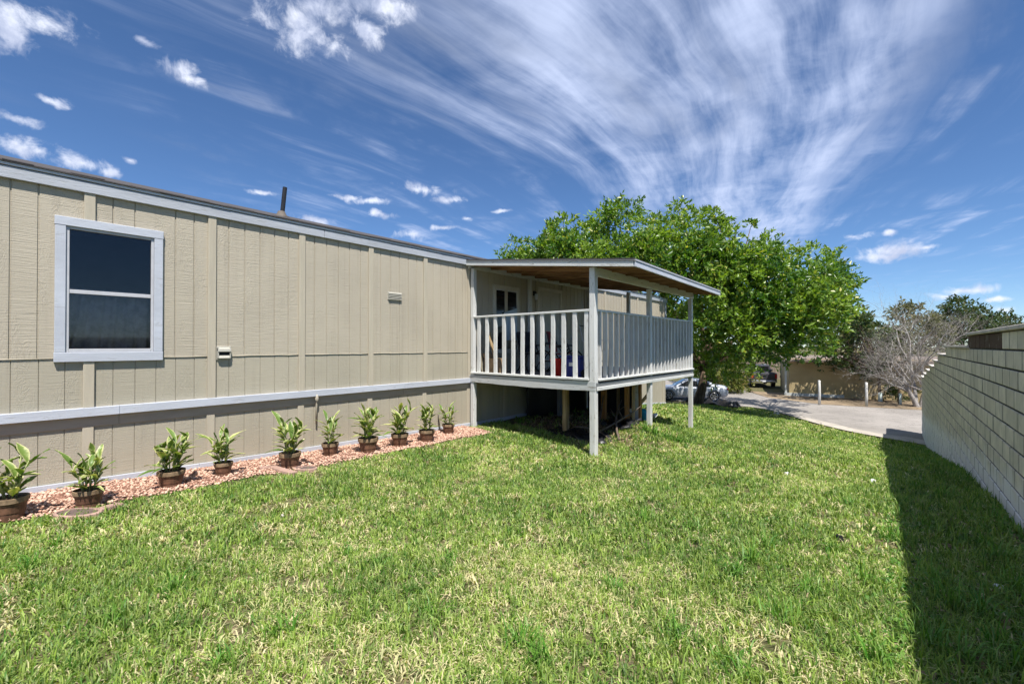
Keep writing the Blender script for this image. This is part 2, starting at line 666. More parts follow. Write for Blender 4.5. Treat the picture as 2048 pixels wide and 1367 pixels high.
    col = t.mix(t.math('MULTIPLY', t.ramp(pit, .58, .75), .25), col, scale_col(c, .5))
    nor = t.bump(pit, .5, .006)
    nor = t.bump(f, .25, .01, nor)
    MAT['block'] = t.done(col, .88, nor, .15)
    t = NT('brown_painted_block')
    co = t.co((1, 1, 1), 'World')
    peel = t.noise(t.co((1, 3, 1.2), 'World'), 4.5, 6, .65)
    col = t.mix(t.ramp(peel, .60, .66), (.085, .052, .042), (.33, .31, .26))
    MAT['block_brown'] = t.done(col, .8, t.bump(t.noise(co, 90, 3), .4, .006), .2)
    MAT['mortar'] = plain('dark_mortar', (.045, .044, .04), .95, .3, 8, .4, 60)
    MAT['coping'] = plain('concrete_coping', (.52, .47, .42), .85, .14, 7, .5, 70)

    # ground
    t = NT('lawn_soil')
    co = t.co((1, 1, 1), 'World')
    a = t.noise(co, 1.3, 5, .6)
    b = t.noise(co, 22, 5, .7)
    col = t.mix(t.ramp(a, .35, .65), (.06, .07, .025), (.11, .10, .05))
    col = t.mix(t.ramp(b, .45, .75), col, (.27, .20, .13))
    col = t.mix(t.math('MULTIPLY', t.ramp(t.noise(co, 7, 4), .5, .7), .6), col, (.085, .115, .03))
    MAT['soil'] = t.done(col, .95, t.bump(b, .6, .03), .1)
    t = NT('worn_asphalt')
    co = t.co((1, 1, 1), 'World')
    a = t.noise(co, .35, 5, .6)
    b = t.noise(co, 90, 3, .7)
    col = t.mix(t.ramp(a, .3, .7), (.27, .248, .225), (.36, .33, .30))
    col = t.mix(t.math('MULTIPLY', b, .3), col, (.12, .11, .105))
    cr = t.noise(t.co((.6, .6, .6), 'World'), 1.2, 8, .7, 1.5)
    col = t.mix(t.math('MULTIPLY', t.ramp(t.math('ABSOLUTE', t.math('SUBTRACT', cr, .5)), .018, .0), .5), col, (.08, .075, .07))
    MAT['asphalt'] = t.done(col, .9, t.bump(b, .4, .01), .2)
    MAT['concrete'] = plain('pale_concrete', (.40, .36, .31), .9, .16, 2.2, .4, 70)
    MAT['dirt'] = plain('dirt_verge', (.24, .18, .115), .95, .28, 1.6, .6, 25)
    t = NT('bed_soil')
    co = t.co((1, 1, 1), 'World')
    f = t.noise(co, 30, 4, .7)
    col = t.mix(t.ramp(f, .35, .65), (.13, .065, .045), (.33, .18, .13))
    MAT['bed'] = t.done(col, .95, t.bump(f, .6, .02), .1)

    def tint(name, stops, rough, trans, spec):
        """colour from the random tint stored for each blade, leaf or pebble"""
        t = NT(name)
        at = t.N.new('ShaderNodeAttribute')
        at.attribute_name = 'tint'
        sep = t.N.new('ShaderNodeSeparateColor')
        t.L.new(at.outputs['Color'], sep.inputs[0])
        col = t.mix(sep.outputs[0], stops[0], stops[1])
        col = t.mix(sep.outputs[1], col, stops[2])
        if trans:
            return t.leafy(col, rough, trans, spec)
        return t.done(col, rough, spec=spec)
    MAT['grass'] = tint('grass_blades', [(.045, .15, .014), (.30, .43, .072), (.70, .60, .37)], .5, .30, .3)
    MAT['weed'] = tint('weed_blades', [(.045, .17, .016), (.16, .32, .045), (.34, .38, .13)], .45, .30, .35)
    MAT['pebble'] = tint('pink_gravel', [(.44, .255, .185), (.70, .49, .37), (.19, .10, .07)], .8, 0, .2)
    MAT['tree_leaf'] = tint('shade_tree_leaves', [(.045, .13, .016), (.25, .37, .052), (.46, .44, .10)], .34, .40, .5)
    MAT['bush_leaf'] = tint('yellow_bush_leaves', [(.10, .13, .025), (.22, .22, .06), (.34, .25, .10)], .5, .3, .3)
    MAT['dark_leaf'] = tint('far_tree_leaves', [(.03, .065, .016), (.085, .12, .03), (.20, .19, .08)], .5, .25, .3)
    MAT['grey_leaf'] = tint('grey_green_leaves', [(.075, .085, .04), (.17, .17, .075), (.26, .23, .13)], .55, .25, .25)
    MAT['litter'] = tint('dry_litter', [(.20, .14, .08), (.40, .31, .19), (.08, .06, .045)], .9, 0, .1)

    t = NT('variegated_leaf')
    at = t.N.new('ShaderNodeAttribute')
    at.attribute_name = 'tint'
    sep = t.N.new('ShaderNodeSeparateColor')
    t.L.new(at.outputs['Color'], sep.inputs[0])
    nz = t.noise(t.co((1, 1, 1), 'Object'), 22, 4, .6)
    e = t.math('ADD', sep.outputs[0], t.math('MULTIPLY', t.math('SUBTRACT', nz, .5), 1.2))
    e = t.math('ADD', e, t.math('MULTIPLY', t.math('SUBTRACT', t.rand(), .5), .55))
    green = t.mix(t.rand(), (.085, .165, .03), (.21, .29, .06))
    col = t.mix(t.ramp(e, .30, .80), green, (.56, .55, .27))
    MAT['plant_leaf'] = t.leafy(col, .4, .25, .4)
    MAT['stem'] = plain('pale_stem', (.33, .36, .15), .6, .1)
    MAT['pot'] = plain('dark_brown_pot', (.155, .078, .048), .55, .4, 12, .2, 30)
    MAT['pot_rim'] = plain('faded_pot_rim', (.24, .165, .10), .65, .3, 14, .3, 40)
    MAT['potsoil'] = plain('potting_soil', (.055, .038, .026), .95, .4, 40, .8, 60)
    MAT['stone_dark'] = plain('dark_stepping_stone', (.125, .09, .08), .85, .15, 12, .4, 60)
    MAT['stone_pink'] = plain('pink_edging_stone', (.36, .235, .19), .85, .14, 10, .4, 60)

    t = NT('tree_bark')
    f = t.noise(t.co((5, 5, 1.2), 'World'), 2.2, 6, .65, .6)
    MAT['bark'] = t.done(t.mix(t.ramp(f, .3, .7), (.055, .04, .028), (.17, .125, .085)), .9, t.bump(f, .7, .03), .1)
    t = NT('dead_bark')
    f = t.noise(t.co((4, 4, 1.5), 'World'), 2.2, 5, .65)
    MAT['dead'] = t.done(t.mix(t.ramp(f, .3, .7), (.20, .18, .165), (.46, .43, .40)), .9, t.bump(f, .5, .02), .1)
    MAT['limewash'] = plain('pale_teal_limewash', (.56, .66, .64), .8, .12, 8)
    MAT['white_post'] = plain('white_post_paint', (.62, .60, .56), .7, .16, 6, .3, 40)
    MAT['stucco'] = plain('tan_stucco', (.40, .315, .17), .9, .1, 1.2, .4, 40)
    MAT['eave'] = plain('brown_eave', (.12, .085, .065), .8, .2, 6)
    MAT['roof_tile'] = plain('grey_brown_roof', (.20, .16, .135), .85, .2, 5, .4, 30)
    MAT['plinth'] = plain('pale_plinth', (.48, .50, .49), .8, .1, 3)
    MAT['fence'] = plain('grey_fence_boards', (.24, .19, .145), .85, .25, 3, .3, 40, (1, 1, .2), per=.6)
    # vehicles
    t = NT('silver_white_car_paint')
    t.bsdf.inputs['Coat Weight'].default_value = .6
    t.bsdf.inputs['Coat Roughness'].default_value = .08
    MAT['car_paint'] = t.done((.44, .46, .50), .35, spec=.5)
    t = NT('dark_truck_paint')
    t.bsdf.inputs['Coat Weight'].default_value = .7
    t.bsdf.inputs['Coat Roughness'].default_value = .08
    MAT['truck_paint'] = t.done((.045, .045, .055), .35, spec=.5)
    MAT['tyre'] = plain('tyre_rubber', (.02, .02, .02), .85, .2, 10)
    MAT['rim_metal'] = plain('wheel_metal', (.45, .45, .47), .35, .1, 10, metal=.8)
    MAT['chrome'] = plain('bumper_chrome', (.62, .62, .63), .22, .05, 10, metal=.9)
    t = NT('red_tail_lens')
    MAT['red_lens'] = t.done((.45, .015, .012), .25, spec=.5)
    t = NT('clear_lens')
    MAT['clear_lens'] = t.done((.6, .62, .63), .15, spec=.5)
    # odds and ends
    MAT['blue_plastic'] = plain('blue_plastic', (.02, .035, .22), .4, .1, 9)
    MAT['red_plastic'] = plain('red_plastic', (.42, .015, .012), .4, .1, 9)
    MAT['teal_plastic'] = plain('teal_plastic_bag', (.02, .27, .36), .35, .25, 14, .7, 26)
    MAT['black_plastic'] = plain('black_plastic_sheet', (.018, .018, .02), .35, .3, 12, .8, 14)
    MAT['white_plastic'] = plain('white_scrap', (.68, .68, .68), .5, .06, 9)
    MAT['black_metal'] = plain('black_metal', (.02, .02, .022), .4, .1, 9)
    MAT['wire'] = plain('wire_steel', (.35, .35, .36), .4, .1, 9, metal=.7)
    MAT['fabric_dark'] = plain('dark_seat_fabric', (.028, .03, .038), .9, .3, 20)
    MAT['fabric_red'] = plain('faded_red_fabric', (.25, .03, .045), .9, .2, 20)
    MAT['cardboard'] = plain('cardboard', (.36, .25, .15), .9, .1, 8)
    MAT['stick'] = plain('dead_stick', (.13, .10, .075), .9, .3, 9)
    MAT['cable'] = plain('black_cable', (.02, .02, .022), .7)


make_materials()


# ------------------------------------------------------------------ the ground
STREET = -3.62      # the street's height below the eye
_py = np.array([-60, -8, 0, 3, 6.4, 8.4, 11.7, 13.4, 15.8, 20, 23, 60], float)
_right = np.array([-1.5, -1.5, -1.6, -1.66, -1.76, -1.95, -2.28, -2.60, -2.95, -3.5, -3.60, -3.62])
_my = np.array([-60, -8, 0, 4, 6.72, 9.1, 11.7, 16, 20, 25, 60], float)
_mid = np.array([-1.5, -1.5, -1.63, -1.80, -2.02, -2.06, -2.15, -2.62, -3.05, -3.6, -3.62])
_ly = np.array([-60, -8, 0, 6.7, 12, 18, 23, 28, 60], float)
_left = np.array([-1.5, -1.52, -1.62, -1.81, -1.95, -2.45, -3.05, -3.6, -3.62])


def _sm(y, py, ph):
    return sum(np.interp(y + k, py, ph) for k in (-1.2, -.6, 0, .6, 1.2)) / 5


def street_d(X, Y):
    """distance past the near street edge (positive on the street)"""
    d1 = (X - .1) * .696 + (Y - 22.4) * .718
    d2 = Y - 28.6
    return np.maximum(d1 - .35 * np.sin(X * .9), d2)


def terrain(X, Y):
    X = np.asarray(X, float)
    Y = np.asarray(Y, float)
    l, m, r = _sm(Y, _ly, _left), _sm(Y, _my, _mid), _sm(Y, _py, _right)
    t1 = np.clip((X + 7) / 3.1, 0, 1)
    t2 = np.clip((X + 3.9) / 4.9, 0, 1)
    t1 = t1 * t1 * (3 - 2 * t1)
    h = np.where(X < -3.9, l + (m - l) * t1, m + (r - m) * t2)
    h = h + .26 * np.exp(-((X + 4.1) ** 2 + (Y - 9.2) ** 2) / (2 * .85 ** 2))
    h = h + .12 * np.exp(-((X + 5.3) ** 2 + (Y - 8.5) ** 2) / (2 * 1.1 ** 2))
    h = h + (fbm(X * .8, Y * .8) - .5) * .09
    d = street_d(X, Y)
    t = np.clip((d + 2.6) / 2.6, 0, 1)
    t = t * t * (3 - 2 * t)
    h = h * (1 - t) + (STREET - .05) * t
    return EYE + h


def tz(x, y):
    return float(terrain(x, y))


def on_ground(px, py):
    """where the sight line through that place of the photograph meets the ground"""
    z = 3.0
    for _ in range(60):
        p = place(px, py, z)
        g = tz(p.x, p.y)
        need = (EYE - g) * FPX / (py - 690)
        z += (need - z) * .5
    p = place(px, py, z)
    return Vector((p.x, p.y, tz(p.x, p.y)))


def make_ground():
    xs = np.concatenate([np.array([-900, -400, -200, -120, -80, -55, -40, -32]), np.arange(-28, 14, .35), np.array([14, 18, 26, 40, 70, 120, 250, 500, 900])])
    ys = np.concatenate([np.array([-900, -300, -120, -50, -25, -14]), np.arange(-9, 46, .35), np.array([46, 52, 62, 80, 120, 200, 400, 900])])
    X, Y = np.meshgrid(xs, ys)
    Z = terrain(X, Y)
    v = np.stack([X, Y, Z], -1).reshape(-1, 3)
    nx, ny = len(xs), len(ys)
    i = (np.arange(ny - 1)[:, None] * nx + np.arange(nx - 1)[None, :]).ravel()
    q = np.stack([i, i + 1, i + nx + 1, i + nx], -1)
    me = np_mesh('ground', v, q.ravel(), np.full(len(q), 4), MAT['soil'], smooth=True)
    o = bpy.data.objects.new('ground', me)
    COL.objects.link(o)
    tag(o, kind='structure')


def flat_poly(name, pts, z, mat, thick=.02):
    n = len(pts)
    mb = MB()
    mb.hexa([(x, y, z - thick) for x, y in pts], [(x, y, z) for x, y in pts])
    o = mb.build(name, mat)
    return tag(o, kind='structure')


make_ground()
zs = H(STREET)


def near_edge(x, off=0.0):
    """Y of the near street edge at X"""
    if x < -6.2:
        return 28.75 + off
    return min(28.75, 22.4 + (.35 * math.sin(x * .9) - (x - .1) * .696) / .718) + off


edge = [(x, near_edge(x)) for x in np.arange(-40, 12.1, .6)]
flat_poly('street', edge + [(12, 33.4), (2, 33.6), (-3.2, 32.7), (-6.5, 34.6), (-9, 39), (-12, 44), (-40, 46)], zs, MAT['asphalt'])
ap = [(x, near_edge(x, -.05)) for x in np.arange(-3.6, 8.1, .4)]
flat_poly('concrete_apron', [(x, y) for x, y in ap] + [(x, y + .95 + .15 * math.sin(x * 2.3)) for x, y in reversed(ap)], zs + .006, MAT['concrete'], .012)
flat_poly('dirt_verge', [(-6.3, 34.4), (-3.2, 32.9), (2, 33.75), (14, 33.6), (14, 38), (-8.6, 38.6)], zs - .004, MAT['dirt'], .012)

# ------------------------------------------------------------------ the mobile home
XW = -7.085          # face of the siding
BAY = 1.22
Y0 = .63             # a batten on this line, the others every four feet
KS = list(range(-5, 15))
YEND = 18.0
home = thing('mobile_home', 'long tan mobile home with white trim and grooved siding', 'house', (XW, 6, H(-1.9)))


def grooved(y0, y1, z0, z1, x, gw, gd, first, pitch=.2033, thick=.02):
    pr = [(x, y0)]
    g = first
    while g < y1 - .012:
        if g > y0 + .012:
            pr += [(x, g - gw / 2), (x - gd, g - gw / 2 + .002), (x - gd, g + gw / 2 - .002), (x, g + gw / 2)]
        g += pitch
    pr += [(x, y1), (x - thick, y1), (x - thick, y0)]
    n = len(pr)
    mb = MB()
    vs = [(a, b, z0) for a, b in pr] + [(a, b, z1) for a, b in pr]
    fs = [(i, (i + 1) % n, n + (i + 1) % n, n + i) for i in range(n)]
    fs += [tuple(range(n, 2 * n)), tuple(reversed(range(n)))]
    return mb.add(vs, fs)


def home_box(name, x0, x1, y0, y1, h0, h1, mat, parent=None, bevel=.003):
    return MB().box(x0, x1, y0, y1, H(h0), H(h1)).build(name, mat, parent or home, bevel=bevel)


H_JOINT, H_FB, H_BT, H_BB, H_ST = -.15, 1.768, -.724, -.827, -.955
WIN = (.348, 1.309, -.19, 1.455)     # the window's outer trim: y0, y1, h0, h1


def make_home():
    # panels: two sheets to a bay and one of skirting
    for k in KS:
        y0, y1 = Y0 + k * BAY, min(Y0 + (k + 1) * BAY, YEND)
        hole = (WIN[0] + .07, WIN[1] - .07, WIN[2] + .09, WIN[3] - .08)
        rects = [(y0, y1, H_JOINT, H_FB + .1)]
        if y1 > hole[0] and y0 < hole[1]:
            rects = []
            a, b = max(y0, hole[0]), min(y1, hole[1])
            if a > y0:
                rects.append((y0, a, H_JOINT, H_FB + .1))
            if b < y1:
                rects.append((b, y1, H_JOINT, H_FB + .1))
            rects.append((a, b, hole[3], H_FB + .1))
            rects.append((a, b, H_JOINT, hole[2]))
        for (a, b, c, d) in rects:
            grooved(a, b, H(c), H(d), XW, .016, .010, y0).build('siding_panel', MAT['siding'], home)
        grooved(y0, y1, H(H_BT - .03), H(H_JOINT), XW - .003, .008, .008, y0 + .01).build('lower_siding_panel', MAT['siding_low'], home)
        zb = min(tz(XW, y0), tz(XW, y1)) - .1
        grooved(y0, y1, zb, H(H_BB - .0), XW - .025, .008, .008, y0 + .01).build('skirting_panel', MAT['siding_low'], home)
        # the wavy joint strip between the two sheets
        st = MB()
        n = 8
        pts = [(XW + .004, y0 + .05 + (y1 - y0 - .1) * i / n, H(H_JOINT) + random.uniform(-.004, .004)) for i in range(n + 1)]
        st.tube(pts, [.0062] * (n + 1), 6)
        if not (k in (-1, 0)):
            st.build('joint_strip', MAT['batten'], home, smooth=True)
        else:
            aa, bb = (y0 + .05, WIN[0] - .004) if k == -1 else (WIN[1] + .004, y1 - .05)
            st = MB().tube([(XW + .004, aa, H(H_JOINT)), (XW + .004, (aa + bb) / 2, H(H_JOINT) - .004), (XW + .004, bb, H(H_JOINT))], [.0062] * 3, 6)
            st.build('joint_strip', MAT['batten'], home, smooth=True)
    for k in KS:
        yc = Y0 + k * BAY
        w = .048
        segs = [(H_BT + .0, H_FB + .03)]
        if k == 0:
            segs = [(H_BT, WIN[2] - .001), (WIN[3] + .001, H_FB + .03)]
        for a, b in segs:
            home_box('batten', XW - .001, XW + .030, yc - w, yc + w, a, b, MAT['batten'], bevel=.004)
        home_box('skirting_batten', XW - .026, XW - .006, yc - w, yc + w, (tz(XW, yc) - EYE) + .02, H_ST + .002, MAT['batten'], bevel=.003)
    home_box('corner_board', XW - .004, XW + .03, YEND - .1, YEND + .012, H_BT, H_FB + .03, MAT['white'])
    # bands and boards, each in real lengths
    cuts = [-5.6, .9, 5.0, 9.4, 13.6, YEND + .02]
    for a, b in zip(cuts[:-1], cuts[1:]):
        home_box('band_board', XW - .01, XW + .055, a + .001, b - .001, H_BB, H_BT, MAT['white'], bevel=.004)
        home_box('skirting_head_board', XW - .03, XW - .004, a + .001, b - .001, H_ST, H_BB - .002, MAT['tan_trim'])
    cuts = [-5.6, -.4, 3.42, 7.0, 11.2, 15.0, YEND + .05]
    for a, b in zip(cuts[:-1], cuts[1:]):
        home_box('fascia_board', XW + .012, XW + .045, a + .002, b - .002, H_FB, 1.895, MAT['fascia'], bevel=.005)
        home_box('drip_edge', XW + .03, XW + .056, a + .001, b - .001, 1.902, 1.932, MAT['metal_white'], bevel=.002)
    home_box('soffit', XW - .02, XW + .011, -5.6, YEND + .05, H_FB + .03, H_FB + .05, MAT['fascia'], bevel=0)
    ys = np.arange(-5.6, YEND, 1.83)
    for a in ys:
        b = min(a + 1.828, YEND)
        za, zb = tz(XW + .1, a), tz(XW + .1, b)
        m = MB()
        x0, x1 = XW - .02, XW + .004
        m.hexa([(x0, a, za - .06), (x1, a, za - .06), (x1, b, zb - .06), (x0, b, zb - .06)],
               [(x0, a, za + .082), (x1, a, za + .082), (x1, b, zb + .082), (x0, b, zb + .082)])
        m.build('base_board', MAT['white'], home, bevel=.004)
    # the roof and its ragged lower edge
    sl, xr = .30, -9.45
    xe = XW + .07
    zr = lambda x: H(1.945 + sl * (xe - x)) if x > xr else H(1.945 + sl * (xe - xr) - sl * (xr - x))
    xb = XW - 4.75
    m = MB()
    pr = [(xe, zr(xe)), (xr, zr(xr)), (xb, zr(xb)), (xb, zr(xb) - .04), (xr, zr(xr) - .04), (xe, zr(xe) - .012)]
    n = len(pr)
    ya, yb = -5.7, YEND + .1
    m.add([(x, ya, z) for x, z in pr] + [(x, yb, z) for x, z in pr],
          [(i, n + i, n + (i + 1) % n, (i + 1) % n) for i in range(n)] + [(0, 1, 4, 5), (1, 2, 3, 4), tuple(n + j for j in (5, 4, 1, 0)), tuple(n + j for j in (4, 3, 2, 1))])
    roof = m.build('roof', MAT['shingle'], home)
    y = -2.2
    while y < YEND:
        w = random.uniform(.22, .34)
        lift = random.uniform(.002, .014)
        x1 = xe + random.uniform(.0, .004)
        x0 = xe - .30
        s = MB()
        z1, z0 = zr(xe) + lift, zr(x0) + .004
        th = .011
        s.hexa([(x0, y, z0 - th), (x1, y, z1 - th), (x1, y + w - .01, z1 - th + random.uniform(-.004, .004)), (x0, y + w - .01, z0 - th)],
               [(x0, y, z0), (x1, y, z1), (x1, y + w - .01, z1 + random.uniform(-.004, .004)), (x0, y + w - .01, z0)])
        s.build('shingle', MAT['shingle'], roof)
        y += w
    # the other sides
    home_box('end_wall', xb + .1, XW - .021, YEND - .06, YEND - .01, -3.4, 1.9, MAT['siding'], bevel=0)
    home_box('end_wall', xb + .1, XW - .021, -5.47, -5.42, -2.4, 1.9, MAT['siding'], bevel=0)
    home_box('back_wall', xb, xb + .1, -5.47, YEND - .01, -3.4, 1.9, MAT['siding'], bevel=0)

    # the big window
    y0, y1, h0, h1 = WIN
    w = bpy.data.objects.new('window', None)
    w.location = (XW, (y0 + y1) / 2, H(h0))
    COL.objects.link(w)
    attach(w, home)
    tx0, tx1 = XW - .002, XW + .042
    home_box('head_trim', tx0, tx1 + .003, y0 - .004, y1 + .004, h1 - .1, h1, MAT['white'], w, .004)
    home_box('sill_trim', tx0, tx1 + .003, y0 - .004, y1 + .004, h0, h0 + .108, MAT['white'], w, .004)
    home_box('side_trim', tx0, tx1, y0, y0 + .088, h0 + .109, h1 - .101, MAT['white'], w, .004)
    home_box('side_trim', tx0, tx1, y1 - .088, y1, h0 + .109, h1 - .101, MAT['white'], w, .004)
    a0, a1, b0, b1 = y0 + .089, y1 - .089, h0 + .109, h1 - .101
    fx0, fx1 = XW - .03, XW + .022
    t = .028
    home_box('sash_stile', fx0, fx1, a0, a0 + t, b0, b1, MAT['sash'], w)
    home_box('sash_stile', fx0, fx1, a1 - t, a1, b0, b1, MAT['sash'], w)
    home_box('sash_head', fx0, fx1, a0 + t, a1 - t, b1 - t, b1, MAT['sash'], w)
    home_box('sash_sill', fx0, fx1 + .006, a0 + t, a1 - t, b0, b0 + t + .012, MAT['sash'], w)
    hm = .615
    home_box('meeting_rail', fx0, fx1 - .006, a0 + t, a1 - t, hm - .022, hm + .022, MAT['sash'], w)
    home_box('pane', XW - .008, XW - .004, a0 + t, a1 - t, hm + .022, b1 - t, MAT['glass'], w, 0)
    home_box('pane', XW - .001, XW + .003, a0 + t, a1 - t, b0 + t + .012, hm - .022, MAT['glass'], w, 0)
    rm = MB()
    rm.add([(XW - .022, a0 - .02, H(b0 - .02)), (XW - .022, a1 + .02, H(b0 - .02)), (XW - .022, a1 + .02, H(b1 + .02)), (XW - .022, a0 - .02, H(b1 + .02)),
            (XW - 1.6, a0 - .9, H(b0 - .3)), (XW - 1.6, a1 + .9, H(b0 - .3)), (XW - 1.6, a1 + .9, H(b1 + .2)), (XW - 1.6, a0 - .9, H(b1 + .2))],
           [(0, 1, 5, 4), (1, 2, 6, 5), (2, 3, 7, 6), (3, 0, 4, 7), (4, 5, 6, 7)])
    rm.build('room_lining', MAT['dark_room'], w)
    cu = MB()
    n = 48
    vs, fs = [], []
    for j, (hh, sk) in enumerate(((hm + .05, .0), (hm - .3, -.06), (b0 - .05, -.16))):
        for i in range(n + 1):
            q = i / n
            vs.append((XW - .13 - .028 * math.sin(q * 41 + j * .3) - .012 * math.sin(q * 97), a0 - .05 + (a1 - a0 + .1) * q + sk * (1 - q), H(hh)))
    for j in range(2):
        for i in range(n):
            fs.append((j * (n + 1) + i, j * (n + 1) + i + 1, (j + 1) * (n + 1) + i + 1, (j + 1) * (n + 1) + i))
    cu.add(vs, fs)
    c = cu.build('curtain', MAT['curtain'], w, smooth=True)
    c.modifiers.new('thick', 'SOLIDIFY').thickness = .004

    # vents
    v = MB().box(XW - .002, XW + .012, 1.905, 2.085, H(-.205), H(-.015)).build('dryer_vent', MAT['vent'], home, bevel=.004)
    yv0, yv1 = 1.915, 2.075
    MB().box(XW + .0125, XW + .05, yv0, yv0 + .014, H(-.18), H(-.03)).build('hood_side', MAT['vent'], v, bevel=.002)
    MB().box(XW + .0125, XW + .05, yv1 - .014, yv1, H(-.18), H(-.03)).build('hood_side', MAT['vent'], v, bevel=.002)
    MB().hexa([(XW + .013, yv0, H(-.075)), (XW + .06, yv0, H(-.09)), (XW + .06, yv1, H(-.09)), (XW + .013, yv1, H(-.075))],
              [(XW + .013, yv0, H(-.028)), (XW + .055, yv0, H(-.052)), (XW + .055, yv1, H(-.052)), (XW + .013, yv1, H(-.028))]).build('hood_top', MAT['vent'], v, bevel=.002)
    MB().box(XW + .0125, XW + .016, yv0 + .015, yv1 - .015, H(-.14), H(-.092)).build('opening', MAT['vent_dark'], v)
    MB().hexa([(XW + .014, yv0 + .015, H(-.18)), (XW + .056, yv0 + .015, H(-.18)), (XW + .056, yv1 - .015, H(-.18)), (XW + .014, yv1 - .015, H(-.18))],
              [(XW + .014, yv0 + .015, H(-.142)), (XW + .036, yv0 + .015, H(-.142)), (XW + .036, yv1 - .015, H(-.142)), (XW + .014, yv1 - .015, H(-.142))]).build('flap', MAT['vent'], v, bevel=.002)
    g = MB().box(XW - .002, XW + .012, 4.64, 4.95, H(.845), H(1.0)).build('wall_vent', MAT['vent'], home, bevel=.003)
    for i in range(5):
        h = .865 + i * .027
        MB().hexa([(XW + .0125, 4.652, H(h)), (XW + .034, 4.652, H(h - .008)), (XW + .034, 4.938, H(h - .008)), (XW + .0125, 4.938, H(h))],
                  [(XW + .0125, 4.652, H(h + .014)), (XW + .034, 4.652, H(h - .002)), (XW + .034, 4.938, H(h - .002)), (XW + .0125, 4.938, H(h + .014))]).build('slat', MAT['vent'], g)
    # the drain pipe through the skirting
    m = MB().tube([(XW + .05, 3.3, H(-.80)), (XW + .045, 3.3, H(-.86)), (XW + .02, 3.305, H(-1.0)), (XW + .015, 3.305, H(-1.28))], [.016, .016, .015, .014], 8)
    pp = m.build('drain_pipe', MAT['batten'], home, smooth=True)
    MB().lathe([(.024, -.03), (.028, 0), (.024, .03)], 10, (XW + .045, 3.3, H(-.865))).build('coupling', MAT['batten'], pp)
    # vent pipe on the roof
    b = place(562, 430, 7.78)
    m = MB().tube([(b.x, b.y, b.z - .1), (b.x + .045, b.y + .04, b.z + .50)], [.037, .037], 14)
    vp = m.build('vent_pipe', MAT['black_pipe'], home, smooth=False)
    MB().lathe([(.15, -.05), (.14, .0), (.085, .035), (.055, .10)], 14, (b.x, b.y, b.z - .03)).build('boot_flashing', MAT['rubber'], vp, smooth=True)

    # porch window and door, in the shade of the porch roof
    w2 = bpy.data.objects.new('porch_window', None)
    w2.location = (XW, 7.96, H(-.2))
    COL.objects.link(w2)
    attach(w2, home)
    y0, y1, h0, h1 = 7.49, 8.43, -.19, 1.435
    home_box('head_trim', tx0, tx1 + .002, y0, y1, h1 - .09, h1, MAT['door_trim'], w2)
    home_box('sill_trim', tx0, tx1 + .002, y0, y1, h0, h0 + .1, MAT['door_trim'], w2)
    home_box('side_trim', tx0, tx1, y0, y0 + .088, h0 + .101, h1 - .091, MAT['door_trim'], w2)
    home_box('side_trim', tx0, tx1, y1 - .088, y1, h0 + .101, h1 - .091, MAT['door_trim'], w2)
    home_box('sash_head', XW, XW + .024, y0 + .089, y1 - .089, h1 - .122, h1 - .092, MAT['sash'], w2)
    home_box('sash_stile', XW, XW + .024, 7.93, 7.96, h0 + .102, h1 - .123, MAT['sash'], w2)
    home_box('pane', XW + .001, XW + .01, y0 + .089, 7.929, h0 + .102, h1 - .123, MAT['dark_glass'], w2, 0)
    home_box('pane', XW + .001, XW + .01, 7.961, y1 - .089, h0 + .102, h1 - .123, MAT['dark_glass'], w2, 0)
    m = MB()
    yy0, yy1 = 7.85, 8.33
    m.hexa([(XW + .03, yy0, H(.12)), (XW + .045, yy0, H(.12)), (XW + .045, yy1, H(.12)), (XW + .03, yy1, H(.12))],
           [(XW + .03, yy0, H(.79)), (XW + .045, yy0, H(.79)), (XW + .045, yy1, H(.92)), (XW + .03, yy1, H(.92))])
    o = m.build('sun_shade', MAT['pale_blue'], w2)
    o['label'] = 'pale blue panel propped in the lower half of the window'
    d = bpy.data.objects.new('front_door', None)
    d.location = (XW, 9.75, H(-.66))
    COL.objects.link(d)
    attach(d, home)
    y0, y1, h1 = 9.18, 10.32, 1.55
    home_box('head_trim', tx0, tx1 + .002, y0, y1, h1 - .095, h1, MAT['door_trim'], d)
    home_box('side_trim', tx0, tx1, y0, y0 + .09, -.62, h1 - .096, MAT['door_trim'], d)
    home_box('side_trim', tx0, tx1, y1 - .09, y1, -.62, h1 - .096, MAT['door_trim'], d)
    home_box('door_leaf', XW, XW + .02, y0 + .091, y1 - .091, -.62, h1 - .097, MAT['door'], d)
    for (a, b, c, e) in ((.15, .45, .95, 1.3), (.52, .82, .95, 1.3), (.15, .45, .1, .8), (.52, .82, .1, .8), (.15, .45, -.5, -.05), (.52, .82, -.5, -.05)):
        home_box('door_panel', XW + .0205, XW + .03, y0 + .08 + a, y0 + .08 + b, c, e, MAT['door'], d, .004)
    MB().lathe([(.012, 0), (.012, .03), (.03, .04), (.032, .06), (.015, .075)], 12, (XW + .02, y0 + .17, H(.28)), axis='X').build('knob', MAT['brass'], d, smooth=True)
    pl = MB().box(XW, XW + .05, 9.02, 9.10, H(1.3), H(1.42)).build('porch_light', MAT['black_metal'], home, bevel=.006)
    MB().lathe([(.03, -.16), (.045, -.13), (.048, -.04), (.032, 0)], 12, (XW + .085, 9.06, H(1.34))).build('jar', MAT['clear_lens'], pl, smooth=True)
    MB().tube([(XW + .05, 9.06, H(1.38)), (XW + .085, 9.06, H(1.385)), (XW + .085, 9.06, H(1.34))], .012, 8).build('arm', MAT['black_metal'], pl)


make_home()

